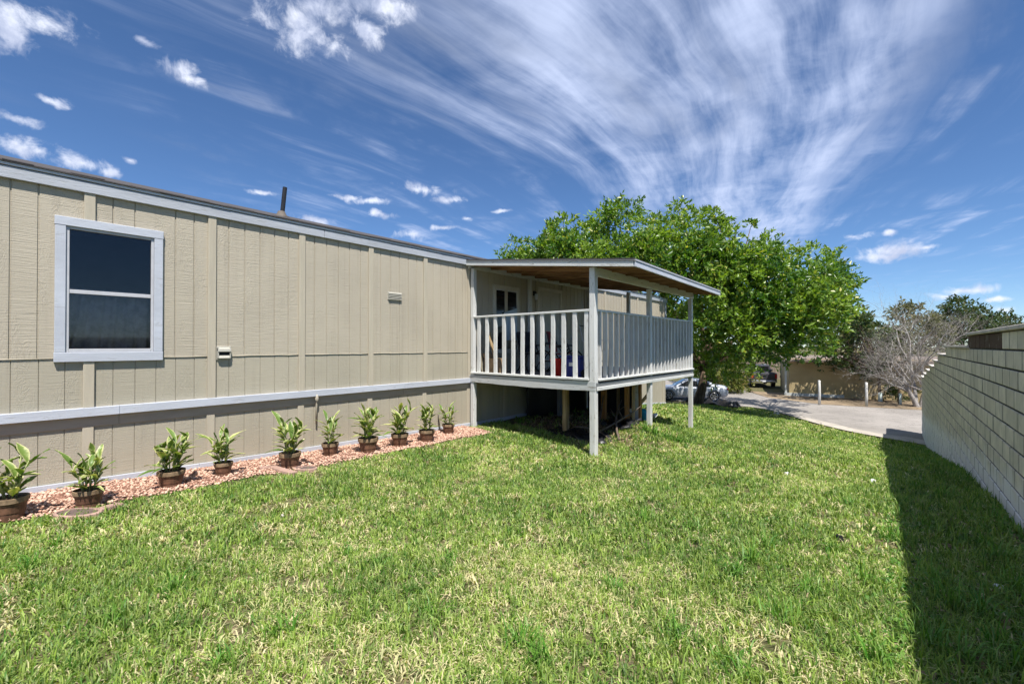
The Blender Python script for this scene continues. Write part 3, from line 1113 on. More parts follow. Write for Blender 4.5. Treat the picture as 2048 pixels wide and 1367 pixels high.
# ------------------------------------------------------------------ the porch
PX0, PX1 = XW + .03, -3.91
PY0, PY1 = 6.72, 11.76
porch = thing('covered_porch', 'raised white wooden porch with railing and sloping roof on posts', 'porch', ((PX0 + PX1) / 2, (PY0 + PY1) / 2, H(-1.9)))


def pb(name, x0, x1, y0, y1, h0, h1, mat='porch', parent=None, bevel=.005):
    return MB().box(x0, x1, y0, y1, H(h0), H(h1)).build(name, MAT[mat], parent or porch, bevel=bevel)


def wobbly(name, a, b, w, d, mat, parent=None, n=6, amp=.006, bevel=.005):
    """a weathered stick of lumber: slightly bowed, squared section; w across, d the other way"""
    a, b = Vector(a), Vector(b)
    m = MB()
    vs, fs = [], []
    for i in range(n + 1):
        p = a.lerp(b, i / n) + Vector((random.uniform(-amp, amp), random.uniform(-amp, amp), 0))
        vs += [p + Vector((sx * w / 2, sy * d / 2, 0)) for sx, sy in ((-1, -1), (1, -1), (1, 1), (-1, 1))]
    for i in range(n):
        for k in range(4):
            q = (k + 1) % 4
            fs.append((i * 4 + k, i * 4 + q, (i + 1) * 4 + q, (i + 1) * 4 + k))
    fs += [(3, 2, 1, 0), tuple(n * 4 + k for k in range(4))]
    m.add(vs, fs)
    return m.build(name, MAT[mat], parent or porch, bevel=bevel)


def roof_h(p, y):
    """underside height of the porch roof boards, p metres out from the home"""
    t = (y - 6.62) / (11.85 - 6.62)
    return 1.888 - .045 - p * (.1235 + .007 * t)


def make_porch():
    cx = PX1 - .05
    # posts that carry the roof, going down to the ground
    for (x, y, top, mat, w) in ((cx, 6.775, 1.375, 'porch', .11), (cx, 9.13, 1.215, 'porch', .095), (cx, 11.71, 1.215, 'porch', .095),
                                (PX0 + .07, 6.775, 1.70, 'porch', .095)):
        wobbly('post', (x, y, tz(x, y) - .06), (x, y, H(top)), w, w, mat, n=9, amp=.0035)
    for (x, y) in ((PX0 + .05, 8.8), (PX0 + .05, 11.71), (-5.70, 11.71)):
        wobbly('post', (x, y, H(-.63)), (x, y, H(1.695 if x < -6.5 else 1.52)), .09, .09, 'porch', n=5, amp=.003)
    # stub posts below the floor
    for (x, y, w, d, mat) in ((-5.20, 7.75, .105, .105, 'post_wood'), (-5.24, 9.45, .11, .11, 'orange_wood'), (-4.42, 9.0, .085, .085, 'orange_wood'),
                              (-4.30, 9.07, .04, .09, 'post_wood'), (-4.40, 9.42, .13, .10, 'porch_h'), (-4.31, 9.43, .045, .10, 'orange_wood'),
                              (-5.9, 11.5, .1, .1, 'post_wood'), (-6.5, 9.4, .1, .1, 'greyboard')):
        wobbly('support_post', (x, y, tz(x, y) - .05), (x, y, H(-.80)), w, d, mat, n=4, amp=.003)
    # floor: boards run along the home, joists across
    n = 22
    for i in range(n):
        x0 = PX0 + .02 + i * (PX1 - PX0 - .06) / n
        pb('deck_board', x0, x0 + (PX1 - PX0 - .06) / n - .006, PY0 + .045, PY1 - .045, -.655, -.625, 'deck', bevel=.003)
    for i in range(9):
        y = PY0 + .35 + i * .54
        pb('joist', PX0 + .02, PX1 - .07, y, y + .038, -.80, -.657, 'rafter', bevel=0)
    # rim: near face
    m = MB()
    nn = 14
    vs, fs = [], []
    for i in range(nn + 1):
        t = i / nn
        x = PX0 - .04 + (PX1 + .01 - PX0 + .04) * t
        sag = -.022 * math.sin(math.pi * t)
        a, b = -.655 + .02 * t + random.uniform(-.003, .003), -.80 + sag + random.uniform(-.004, .004)
        vs += [(x, PY0 - .005, H(b)), (x, PY0 - .005, H(a)), (x, PY0 + .035, H(a)), (x, PY0 + .035, H(b))]
    for i in range(nn):
        for k in range(4):
            q = (k + 1) % 4
            fs.append((i * 4 + k, i * 4 + q, i * 4 + 4 + q, i * 4 + 4 + k))
    fs += [(0, 1, 2, 3)[::-1], tuple(nn * 4 + k for k in range(4))]
    m.add(vs, fs)
    m.build('rim_board', MAT['rim'], porch, bevel=.003)
    pb('bottom_rail', PX0 + .05, PX1 - .11, PY0 - .03, PY0 + .075, -.622, -.583, 'porch_h')
    pb('top_rail', PX0 + .03, PX1 - .105, PY0 + .005, PY0 + .075, .60, .64, 'porch_h')
    # near pickets
    k = 12
    for i in range(k):
        x = PX0 + .25 + i * (2.72 / (k - 1))
        wobbly('picket', (x, PY0 + .04, H(-.583)), (x + random.uniform(-.008, .008), PY0 + .04, H(.60)), .085, .038, 'porch', n=3, amp=.003, bevel=.004)
    # right-hand side
    pb('bottom_rail', PX1 - .11, PX1 + .035, PY0 + .115, PY1 - .02, -.632, -.597, 'porch_h')
    pb('rim_board', PX1 - .035, PX1 + .008, PY0 + .036, PY1, -.80, -.66, 'greyboard')  # dark grey colour stands in for the recess shadow under the ledge
    pb('rim_batten', PX1 + .0085, PX1 + .028, PY0 + .05, PY1 - .04, -.80, -.735, 'porch_h')
    pb('top_rail', PX1 - .09, PX1 - .02, PY0 + .115, 9.08, .60, .64, 'porch_h')
    pb('top_rail', PX1 - .09, PX1 - .02, 9.18, 11.66, .60, .64, 'porch_h')
    ys = list(np.linspace(6.98, 8.95, 10)) + list(np.linspace(9.32, 11.52, 12))
    for y in ys:
        wobbly('picket', (PX1 - .055, y, H(-.597)), (PX1 - .055, y + random.uniform(-.006, .006), H(.60)), .088, .036, 'porch', n=3, amp=.003, bevel=.004)
    # far side: railing beside the opening for the steps
    pb('top_rail', -5.65, PX1 - .11, PY1 - .09, PY1 - .02, .60, .64, 'porch_h')
    pb('bottom_rail', -5.65, PX1 - .11, PY1 - .10, PY1 - .01, -.625, -.59, 'porch_h')
    pb('rim_board', PX0, PX1 - .036, PY1 - .04, PY1, -.80, -.66, 'rim')
    for x in np.linspace(-5.45, -4.15, 7):
        wobbly('picket', (x, PY1 - .055, H(-.59)), (x, PY1 - .055, H(.60)), .085, .036, 'porch', n=2, amp=.002)
    pb('added_dark_sheet', -6.9, -5.2, PY1 - .30, PY1 - .28, -2.3, -.82, 'black_plastic', bevel=0)  # black sheets added to darken the view beneath the floor
    pb('added_dark_sheet', -6.95, -6.93, 8.6, PY1 - .31, -2.3, -.82, 'black_plastic', bevel=0)  # second added sheet, blacks out the home's sunlit skirting
    # roof: ledger, rafters, beam, boards, edges
    pb('ledger', PX0 - .005, PX0 + .035, PY0 - .05, PY1 + .05, 1.695, 1.80, 'porch_h')
    m = MB().box(PX1 - .042, PX1 - .002, PY0 + .0, PY1 + .06, H(1.22), H(1.378))
    m.build('beam', MAT['porch_h'], porch, bevel=.005)
    ox = PX0 - .03
    out = lambda y: 3.95 - .16 * (y - 6.62) / 5.23
    for i in range(10):
        y = 6.80 + i * .555
        p1 = out(y) - .03
        m = MB()
        a0, a1 = roof_h(.035, y) - .088, roof_h(.035, y) - .002
        b0, b1 = roof_h(p1, y) - .088, roof_h(p1, y) - .002
        x0, x1 = PX0 + .036, ox + p1
        m.hexa([(x0, y, H(a0)), (x1, y, H(b0)), (x1, y + .04, H(b0)), (x0, y + .04, H(a0))],
               [(x0, y, H(a1)), (x1, y, H(b1)), (x1, y + .04, H(b1)), (x0, y + .04, H(a1))])
        m.build('rafter', MAT['rafter'], porch, bevel=.004)
    # roof boards run across the rafters
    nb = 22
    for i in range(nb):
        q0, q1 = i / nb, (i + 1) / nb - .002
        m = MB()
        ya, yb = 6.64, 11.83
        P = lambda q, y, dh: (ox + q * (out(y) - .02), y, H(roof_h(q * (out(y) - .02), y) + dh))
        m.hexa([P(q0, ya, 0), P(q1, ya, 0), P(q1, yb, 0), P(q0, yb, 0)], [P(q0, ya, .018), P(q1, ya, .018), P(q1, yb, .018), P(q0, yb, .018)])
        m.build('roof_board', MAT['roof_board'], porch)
    P = lambda p, y, dh: (ox + p, y, H(roof_h(p, y) + dh))
    ya, yb = 6.60, 11.87
    oa, ob = out(ya) + .025, out(yb) + .025
    m = MB()
    nx = 14
    vs, fs = [], []
    for j in (0, 1):
        for i in range(nx + 1):
            for y, o_ in ((ya, oa), (yb, ob)):
                vs.append(P(o_ * i / nx, y, .021 + .026 * j + (random.uniform(0, .006) if j else 0)))
    w = 2 * (nx + 1)
    for i in range(nx):
        a = 2 * i
        fs += [(a, a + 1, a + 3, a + 2), (w + a, w + a + 2, w + a + 3, w + a + 1), (a, a + 2, w + a + 2, w + a), (a + 1, w + a + 1, w + a + 3, a + 3)]
    fs += [(0, w, w + 1, 1), (2 * nx, 2 * nx + 1, w + 2 * nx + 1, w + 2 * nx)]
    m.add(vs, fs)
    m.build('roof_covering', MAT['shingle'], porch)

    def edge(name, a, b, lo, hi, th, mat):
        (p0, y0), (p1, y1) = a, b
        d = Vector((p1 - p0, y1 - y0, 0)).normalized()
        nrm = Vector((d.y, -d.x, 0)) * th
        A, B = Vector(P(p0, y0, 0)), Vector(P(p1, y1, 0))
        up = lambda v, h: v + Vector((0, 0, h))
        q = [A, A + nrm, B + nrm, B]
        MB().hexa([up(v, lo) for v in q], [up(v, hi) for v in q]).build(name, mat, porch, bevel=.003)
    edge('fascia_board', (0, 6.635), (oa - .022, 6.635), -.085, .001, .03, MAT['porch_h'])
    edge('fascia_board', (oa - .02, 6.62), (ob - .02, 11.85), -.085, .001, .03, MAT['white'])
    edge('drip_edge', (-.0, 6.637), (oa + .012, 6.637), .003, .019, .043, MAT['greyboard'])
    edge('drip_edge', (oa - .018, 6.62), (ob - .018, 11.85), .003, .03, .040, MAT['fascia'])
    edge('fascia_board', (ob - .02, 11.84), (0, 11.84), -.085, .001, .03, MAT['porch_h'])


make_porch()


# ------------------------------------------------------------------ the block wall
def make_block_wall():
    XB = .95
    L_, Hc, T = .406, .2032, .15
    y_end = 24.5
    steps = [(-3.0, 10.1, 1), (10.1, 14.1, 0), (14.1, 16.1, -1), (16.1, 17.7, -2), (17.7, 19.5, -3), (19.5, 21.2, -4), (21.2, 22.8, -5), (22.8, y_end, -6)]
    wall = thing('block_wall', 'grey concrete block wall with stepped coping along the yard', 'wall', (XB + T / 2, 10, tz(XB, 10)))

    def top_course(y):
        for a, b, n in steps:
            if a <= y < b:
                return n
        return -6
    # course n has its top at h = -.05 + .203 * n
    bm = bmesh.new()
    bmesh.ops.create_cube(bm, size=1)
    bmesh.ops.scale(bm, vec=(T, L_ - .013, Hc - .021), verts=bm.verts)
    bmesh.ops.bevel(bm, geom=bm.edges[:], offset=.005, segments=1, affect='EDGES')
    metas = {}
    for key in ('block', 'block_brown'):
        me = bpy.data.meshes.new('block')
        bm.to_mesh(me)
        me.materials.append(MAT[key])
        al = me.attributes.new('along', 'FLOAT', 'POINT')
        al.data.foreach_set('value', [v.co.y / (L_ / 2) for v in me.vertices])
        metas[key] = me
    bm.free()
    tri_v = np.array([v.co for v in metas['block'].vertices])
    tri_f = [tuple(p.vertices) for p in metas['block'].polygons]
    spots = []
    for n in range(1, -20, -1):
        zt = -.05 + .2032 * n
        zc = H(zt - Hc / 2)
        off = L_ / 2 if n % 2 else 0
        y = -3.0 + off
        while y + L_ / 2 < y_end + .05:
            yc = y + L_ / 2
            if top_course(yc) >= n and zc + Hc / 2 > tz(XB, yc) - .02:
                brown = n == 1 and 7.35 < yc < 10.1
                spots.append((yc, zc, 'block_brown' if brown else 'block'))
            y += L_
    seen = [s for s in spots if s[0] > 5.4]
    seen.sort(key=lambda s: s[0])
    near, rest = seen[:300], seen[300:] + [s for s in spots if s[0] <= 5.4]
    for (y, z, k) in near:
        o = bpy.data.objects.new('block', metas[k])
        o.location = (XB + T / 2 + random.uniform(-.003, .003), y, z)
        o.rotation_euler = (0, 0, random.uniform(-.006, .006))
        COL.objects.link(o)
        attach(o, wall)
    m = MB()
    for (y, z, k) in rest:
        q = tri_v + np.array([XB + T / 2 + random.uniform(-.003, .003), y, z])
        m.add(q.tolist(), tri_f)
    fb = tag(m.build('far_blocks', MAT['block'], wall), kind='stuff')
    al = fb.data.attributes.new('along', 'FLOAT', 'POINT')
    al.data.foreach_set('value', np.tile(tri_v[:, 1] / (L_ / 2), len(rest)).astype(np.float32))
    # mortar behind the faces, one strip to each step
    for (a, b, n) in steps:
        zt = H(-.05 + .2032 * n - .012)
        MB().box(XB + .012, XB + T - .012, a, b - .002, min(tz(XB, a), tz(XB, b)) - .3, zt).build('mortar_bed', MAT['mortar'], wall)
        # coping slabs
        y = a - (.03 if n == 1 else -.004)
        while y < b - .05:
            l = min(.61, b + (.03 if n != -6 else .02) - y)
            MB().box(XB - .035, XB + T + .035, y, y + l - .006, H(-.05 + .2032 * n) + .001, H(-.05 + .2032 * n) + .046).build('coping_slab', MAT['coping'], wall, bevel=.006)
            y += l


make_block_wall()

# ------------------------------------------------------------------ gravel bed, edging stones, potted plants
def bed_edge(y):
    """X of the bed's lawn side"""
    return -6.10 - .019 * max(y - 1, 0) ** 1.35 + .05 * math.sin(y * 2.1) + .03 * math.sin(y * 5.3)


def make_bed():
    ys = np.arange(-2.4, 6.62, .12)
    m = MB()
    vs, fs = [], []
    nc = 7
    for y in ys:
        e = bed_edge(y)
        for c in range(nc):
            x = XW - .02 + (e - XW + .02) * c / (nc - 1)
            vs.append((x, y, tz(x, y) + (.02 if c < nc - 1 else -.02)))
    for j in range(len(ys) - 1):
        for c in range(nc - 1):
            fs.append((j * nc + c, j * nc + c + 1, (j + 1) * nc + c + 1, (j + 1) * nc + c))
    m.add(vs, fs)
    tag(m.build('gravel_bed', MAT['bed'], smooth=True), kind='structure')
    # pebbles: small tumbled lumps
    ico_v, ico_f = [], []
    bm = bmesh.new()
    bmesh.ops.create_icosphere(bm, subdivisions=1, radius=1)
    ico_v = np.array([v.co for v in bm.verts])
    ico_f = np.array([[v.index for v in f.verts] for f in bm.faces])
    bm.free()
    n = 9500
    y = rng.uniform(-2.3, 6.55, n)
    e = np.array([bed_edge(t) for t in y])
    q = rng.random(n)
    x = XW + .01 + (e + .03 - XW) * q
    z = terrain(x, y) + .02 + rng.uniform(-.004, .012, n)
    sc3 = rng.uniform(.008, .02, (n, 1)) * rng.uniform(.6, 1.3, (n, 3)) * np.array([1, 1, .7])
    ang = rng.uniform(0, 6.28, n)
    V = ico_v[None] * rng.uniform(.8, 1.2, (n, len(ico_v), 1)) * sc3[:, None, :]
    c, s = np.cos(ang)[:, None], np.sin(ang)[:, None]
    V = np.stack([V[..., 0] * c - V[..., 1] * s, V[..., 0] * s + V[..., 1] * c, V[..., 2]], -1) + np.stack([x, y, z], -1)[:, None]
    F = (ico_f[None] + (np.arange(n) * len(ico_v))[:, None, None]).reshape(-1)
    cols = np.zeros((n, 4))
    cols[:, 0] = rng.random(n)
    cols[:, 1] = (rng.random(n) < .16) * rng.random(n)
    cols[:, 3] = 1
    me = np_mesh('gravel', V.reshape(-1, 3), F, np.full(n * len(ico_f), 3), MAT['pebble'], np.repeat(cols, len(ico_v), 0))
    o = bpy.data.objects.new('gravel', me)
    COL.objects.link(o)
    tag(o, 'loose pink gravel in the bed along the home', 'gravel', kind='stuff')


make_bed()


def stone(name, px, py, rx, ry, rot, label, round_=True):
    c = on_ground(px, py)
    z = tz(c.x, c.y) + .015
    t = thing(name, label, 'paving stone', (c.x, c.y, z))
    n = 28
    ring = lambda s: [(math.cos(2 * math.pi * k / n) * rx * s, math.sin(2 * math.pi * k / n) * ry * s) for k in range(n)]
    rt = lambda q: (c.x + q[0] * math.cos(rot) - q[1] * math.sin(rot), c.y + q[0] * math.sin(rot) + q[1] * math.cos(rot))
    m = MB()
    o1 = [rt(q) for q in ring(1.0)]
    i1 = [rt(q) for q in ring(.84)]
    vs = [(x, y, z - .03) for x, y in o1] + [(x, y, z + .028) for x, y in o1] + [(x, y, z + .034) for x, y in i1] + [(x, y, z + .012) for x, y in i1]
    fs = []
    for lv in range(3):
        for k in range(n):
            q = (k + 1) % n
            fs.append((lv * n + k, lv * n + q, (lv + 1) * n + q, (lv + 1) * n + k))
    m.add(vs, fs)
    m.build('raised_rim', MAT['stone_pink'], t, bevel=.004)
    i2 = [rt(q) for q in ring(.835)]
    MB().hexa([(x, y, z - .03) for x, y in i2], [(x, y, z + .02) for x, y in i2]).build('centre', MAT['stone_dark'], t)
    return t


stone('stepping_stone', 158, 1031, .115, .22, YAW + R(86), 'round dark stepping stone with pink rim beside the second potted plant')
stone('stepping_stone', 612, 940, .10, .17, YAW + R(80), 'small half buried dark stepping stone right of the fifth potted plant')


def edging(pts, label):
    P = [on_ground(*p) for p in pts]
    t = thing('edging_stone', label, 'edging', tuple(P[0]))
    m = MB()
    vs, fs = [], []
    for i, p in enumerate(P):
        a = (P[min(i + 1, len(P) - 1)] - P[max(i - 1, 0)])
        a.z = 0
        a.normalize()
        sd = Vector((-a.y, a.x, 0)) * .055
        for q, dz in ((-1, -.03), (-.8, .04), (.8, .04), (1, -.03)):
            vs.append(p + sd * q + Vector((0, 0, dz + .01)))
    for i in range(len(P) - 1):
        for k in range(4):
            q = (k + 1) % 4
            fs.append((i * 4 + k, i * 4 + q, i * 4 + 4 + q, i * 4 + 4 + k))
    fs += [(3, 2, 1, 0), tuple(4 * (len(P) - 1) + k for k in range(4))]
    m.add(vs, fs)
    m.build('stone_strip', MAT['stone_pink'], t, bevel=.006)


edging([(196, 1027), (220, 1019), (244, 1013)], 'pink edging stone touching the round stepping stone')
edging([(520, 940), (545, 937), (566, 944), (590, 950)], 'curved pink edging stone in front of the fifth potted plant')


def leaf_mesh(L_, w, curl, seed):
    r = random.Random(seed)
    nl, nw = 7, 4
    vs, fs, tint = [], [], []
    for i in range(nl + 1):
        t = i / nl
        wd = w * math.sin(math.pi * min(1, t * .93 + .05)) ** .75
        if t < .12:
            wd *= t / .12 * .8 + .12
        for j in range(nw + 1):
            s = j / nw * 2 - 1
            x = s * wd / 2
            y = t * L_
            z = -curl * t * t * L_ + abs(s) * wd * .22 + .006 * math.sin(t * 9 + s * 2 + seed)
            vs.append((x, y, z))
            tint.append((abs(s) ** 1.5 * .75 + .12 * r.random(), 0, 0, 1))
    for i in range(nl):
        for j in range(nw):
            a = i * (nw + 1) + j
            fs.append((a, a + 1, a + nw + 2, a + nw + 1))
    me = bpy.data.meshes.new('leaf')
    me.from_pydata(vs, [], fs)
    me.materials.append(MAT['plant_leaf'])
    a = me.attributes.new('tint', 'FLOAT_COLOR', 'POINT')
    a.data.foreach_set('color', [c for t in tint for c in t])
    me.polygons.foreach_set('use_smooth', [True] * len(fs))
    me.update()
    return me


LEAVES = [leaf_mesh(.20, .062, .2, 1), leaf_mesh(.22, .058, .45, 2), leaf_mesh(.17, .066, .05, 3), leaf_mesh(.15, .046, .35, 4), leaf_mesh(.20, .07, .7, 5), leaf_mesh(.24, .05, .6, 6)]


def potted(px, py, wpx, hpx, nleaf, label, seed):
    """base of the pot at a place in the bed; wpx the pot's width and hpx the plant's height in the photo"""
    r = random.Random(seed)
    c = on_ground(px, py)
    c.z += .012
    z = -(c.x * SA) + c.y * CA
    R_ = max(.105, min(.155, .9 * wpx * z / FPX / 2)) * r.uniform(.92, 1.06)
    hp = R_ * r.uniform(1.4, 1.65)
    ht = hpx * z / FPX
    nleaf = int(nleaf * r.uniform(1.6, 2.1))
    t = thing('potted_plant', label, 'potted plant', tuple(c), 'potted plants in the gravel bed')
    tilt = r.uniform(-.05, .05)
    prof = [(R_ * .70, -.01), (R_ * .74, hp * .3), (R_ * .78, hp * .31), (R_ * .86, hp * .66), (R_ * .90, hp * .67), (R_ * .93, hp * .76)]
    pot = MB().lathe(prof, 24, tuple(c)).build('pot', MAT['pot'], t)
    MB().lathe([(R_ * .935, hp * .762), (R_ * .985, hp * .78), (R_ * 1.0, hp * .99), (R_ * .93, hp), (R_ * .90, hp * .90)], 24, tuple(c), cap=False).build('rim', MAT['pot_rim'], pot)
    MB().lathe([(R_ * .895, hp * .87), (R_ * .5, hp * .91), (.01, hp * .92)], 16, tuple(c)).build('soil', MAT['potsoil'], pot)
    base = c + Vector((0, 0, hp * .88))
    nst = max(4, nleaf // 5)
    left = nleaf
    for i in range(nst):
        a = 2 * math.pi * (i + r.uniform(-.3, .3)) / nst
        lean = r.uniform(.06, .40)
        hh = ht * r.uniform(.34, .72)
        p0 = base + Vector((math.cos(a), math.sin(a), 0)) * R_ * .3
        p2 = p0 + Vector((math.cos(a) * lean * hh, math.sin(a) * lean * hh, hh))
        p1 = (p0 + p2) / 2 + Vector((0, 0, hh * .12))
        MB().tube([p0 - Vector((0, 0, .03)), p1, p2], [.007, .006, .004], 5).build('stem', MAT['stem'], t, smooth=True)
        k = left // (nst - i)
        left -= k
        for j in range(k):
            q = (j + .6) / k
            s = (p0.lerp(p1, q * 2) if q < .5 else p1.lerp(p2, q * 2 - 1))
            o = bpy.data.objects.new('leaf', r.choice(LEAVES))
            az = a + j * 2.4 + r.uniform(-.5, .5)
            el = (R(26) + q * R(52)) * r.uniform(.75, 1.15) + R(4)
            if j == k - 1:
                el = r.uniform(R(62), R(84))
            sc_ = r.uniform(.62, 1.0) * (ht / .46)
            o.rotation_mode = 'QUATERNION'
            d = Vector((math.cos(az) * math.cos(el), math.sin(az) * math.cos(el), math.sin(el)))
            qy = d.to_track_quat('Y', 'Z')
            o.rotation_quaternion = qy
            o.scale = (sc_,) * 3
            o.location = s
            COL.objects.link(o)
            attach(o, t)


POTS = [(24, 1037, 60, 122, 19, 'leafy potted plant cut off by the left edge of the photo'),
        (180, 1014, 56, 96, 28, 'bushiest potted plant right behind the round stepping stone'),
        (344, 974, 52, 92, 26, 'potted plant below the right edge of the big window, third from the left'),
        (448, 951, 40, 88, 20, 'small potted plant straight below the dryer vent, fourth from the left'),
        (581, 936, 46, 88, 22, 'potted plant behind the curved edging stone, fifth from the left'),
        (661, 911, 38, 66, 18, 'low potted plant just right of the drain pipe, sixth from the left'),
        (737, 905, 42, 76, 26, 'dense potted plant with fanned leaves, seventh from the left'),
        (800, 893, 40, 74, 24, 'upright potted plant third from the porch post'),
        (854, 883, 36, 60, 19, 'potted plant second from the white porch post'),
        (897, 867, 30, 50, 17, 'smallest potted plant beside the white porch post')]
for i, (px, py, w, hh, nl, lab) in enumerate(POTS):
    potted(px, py, w, hh, nl, lab, 40 + i)

# ------------------------------------------------------------------ grass
def blades(name, x, y, length, width, tilt, mat, dry, lift=0.0, bright=None):
    """a mesh of bent tapering blades, three triangles each"""
    n = len(x)
    z = terrain(x, y) - .004 + lift
    az = rng.uniform(0, 2 * np.pi, n)
    d = np.stack([np.cos(az), np.sin(az)], -1)
    sd = np.stack([-d[:, 1], d[:, 0]], -1)
    # face the blade's flat side any way round
    rot = rng.uniform(-.9, .9, n)
    sd = np.stack([sd[:, 0] * np.cos(rot) - sd[:, 1] * np.sin(rot), sd[:, 0] * np.sin(rot) + sd[:, 1] * np.cos(rot)], -1)
    h1 = length * .55 * np.cos(tilt * .6)
    o1 = length * .55 * np.sin(tilt * .6)
    h2 = h1 + length * .45 * np.cos(np.minimum(tilt * 1.9, 1.75))
    o2 = o1 + length * .45 * np.sin(np.minimum(tilt * 1.9, 1.75))
    w = width / 2
    P = np.stack([x, y], -1)
    V = np.zeros((n, 5, 3))
    V[:, 0, :2] = P - sd * w[:, None]
    V[:, 1, :2] = P + sd * w[:, None]
    V[:, 2, :2] = P + d * o1[:, None] + sd * (w * .8)[:, None]
    V[:, 3, :2] = P + d * o1[:, None] - sd * (w * .8)[:, None]
    V[:, 4, :2] = P + d * o2[:, None]
    V[:, 0, 2] = V[:, 1, 2] = z
    V[:, 2, 2] = V[:, 3, 2] = z + h1
    V[:, 4, 2] = z + h2
    b = (np.arange(n) * 5)[:, None]
    F = np.concatenate([b + np.array([0, 1, 2, 3]), b + np.array([3, 2, 4])], 1).ravel()
    lt = np.tile([4, 3], n)
    cols = np.zeros((n, 4))
    cols[:, 0] = rng.random(n) if bright is None else bright
    cols[:, 1] = dry
    cols[:, 3] = 1
    me = np_mesh(name, V.reshape(-1, 3), F, lt, MAT[mat], np.repeat(cols, 5, 0))
    o = bpy.data.objects.new(name, me)
    COL.objects.link(o)
    return o


def lawn_points(n, z0, z1):
    """random places on the lawn between two depths, within sight (and a step to each side)"""
    out = []
    got = 0
    while got < n:
        k = int(n * 2.2) + 1000
        z = np.sqrt(rng.uniform(z0 * z0, z1 * z1, k))
        lat = rng.uniform(-1.28, 1.28, k) * z + rng.uniform(-.6, .6, k)
        X = lat * CA - z * SA
        Y = lat * SA + z * CA
        e = np.where((Y > -2.4) & (Y < 6.55), -6.10 - .019 * np.maximum(Y - 1, 0) ** 1.35 + .05 * np.sin(Y * 2.1) + .03 * np.sin(Y * 5.3), -7.0)
        ok = (X > e - .03) & (X < .93) & (street_d(X, Y) < -.05 + rng.uniform(-.5, .12, k))
        # sparse in the dark under the porch
        under = (X < -4.3) & (Y > 7.5) & (Y < 11.5)
        ok &= ~(under & (rng.random(k) < .93))
        ok &= ~((X < -5.6) & (Y > 12) & (rng.random(k) < .3))
        out.append(np.stack([X[ok], Y[ok]], -1))
        got += ok.sum()
    return np.concatenate(out)[:n].T


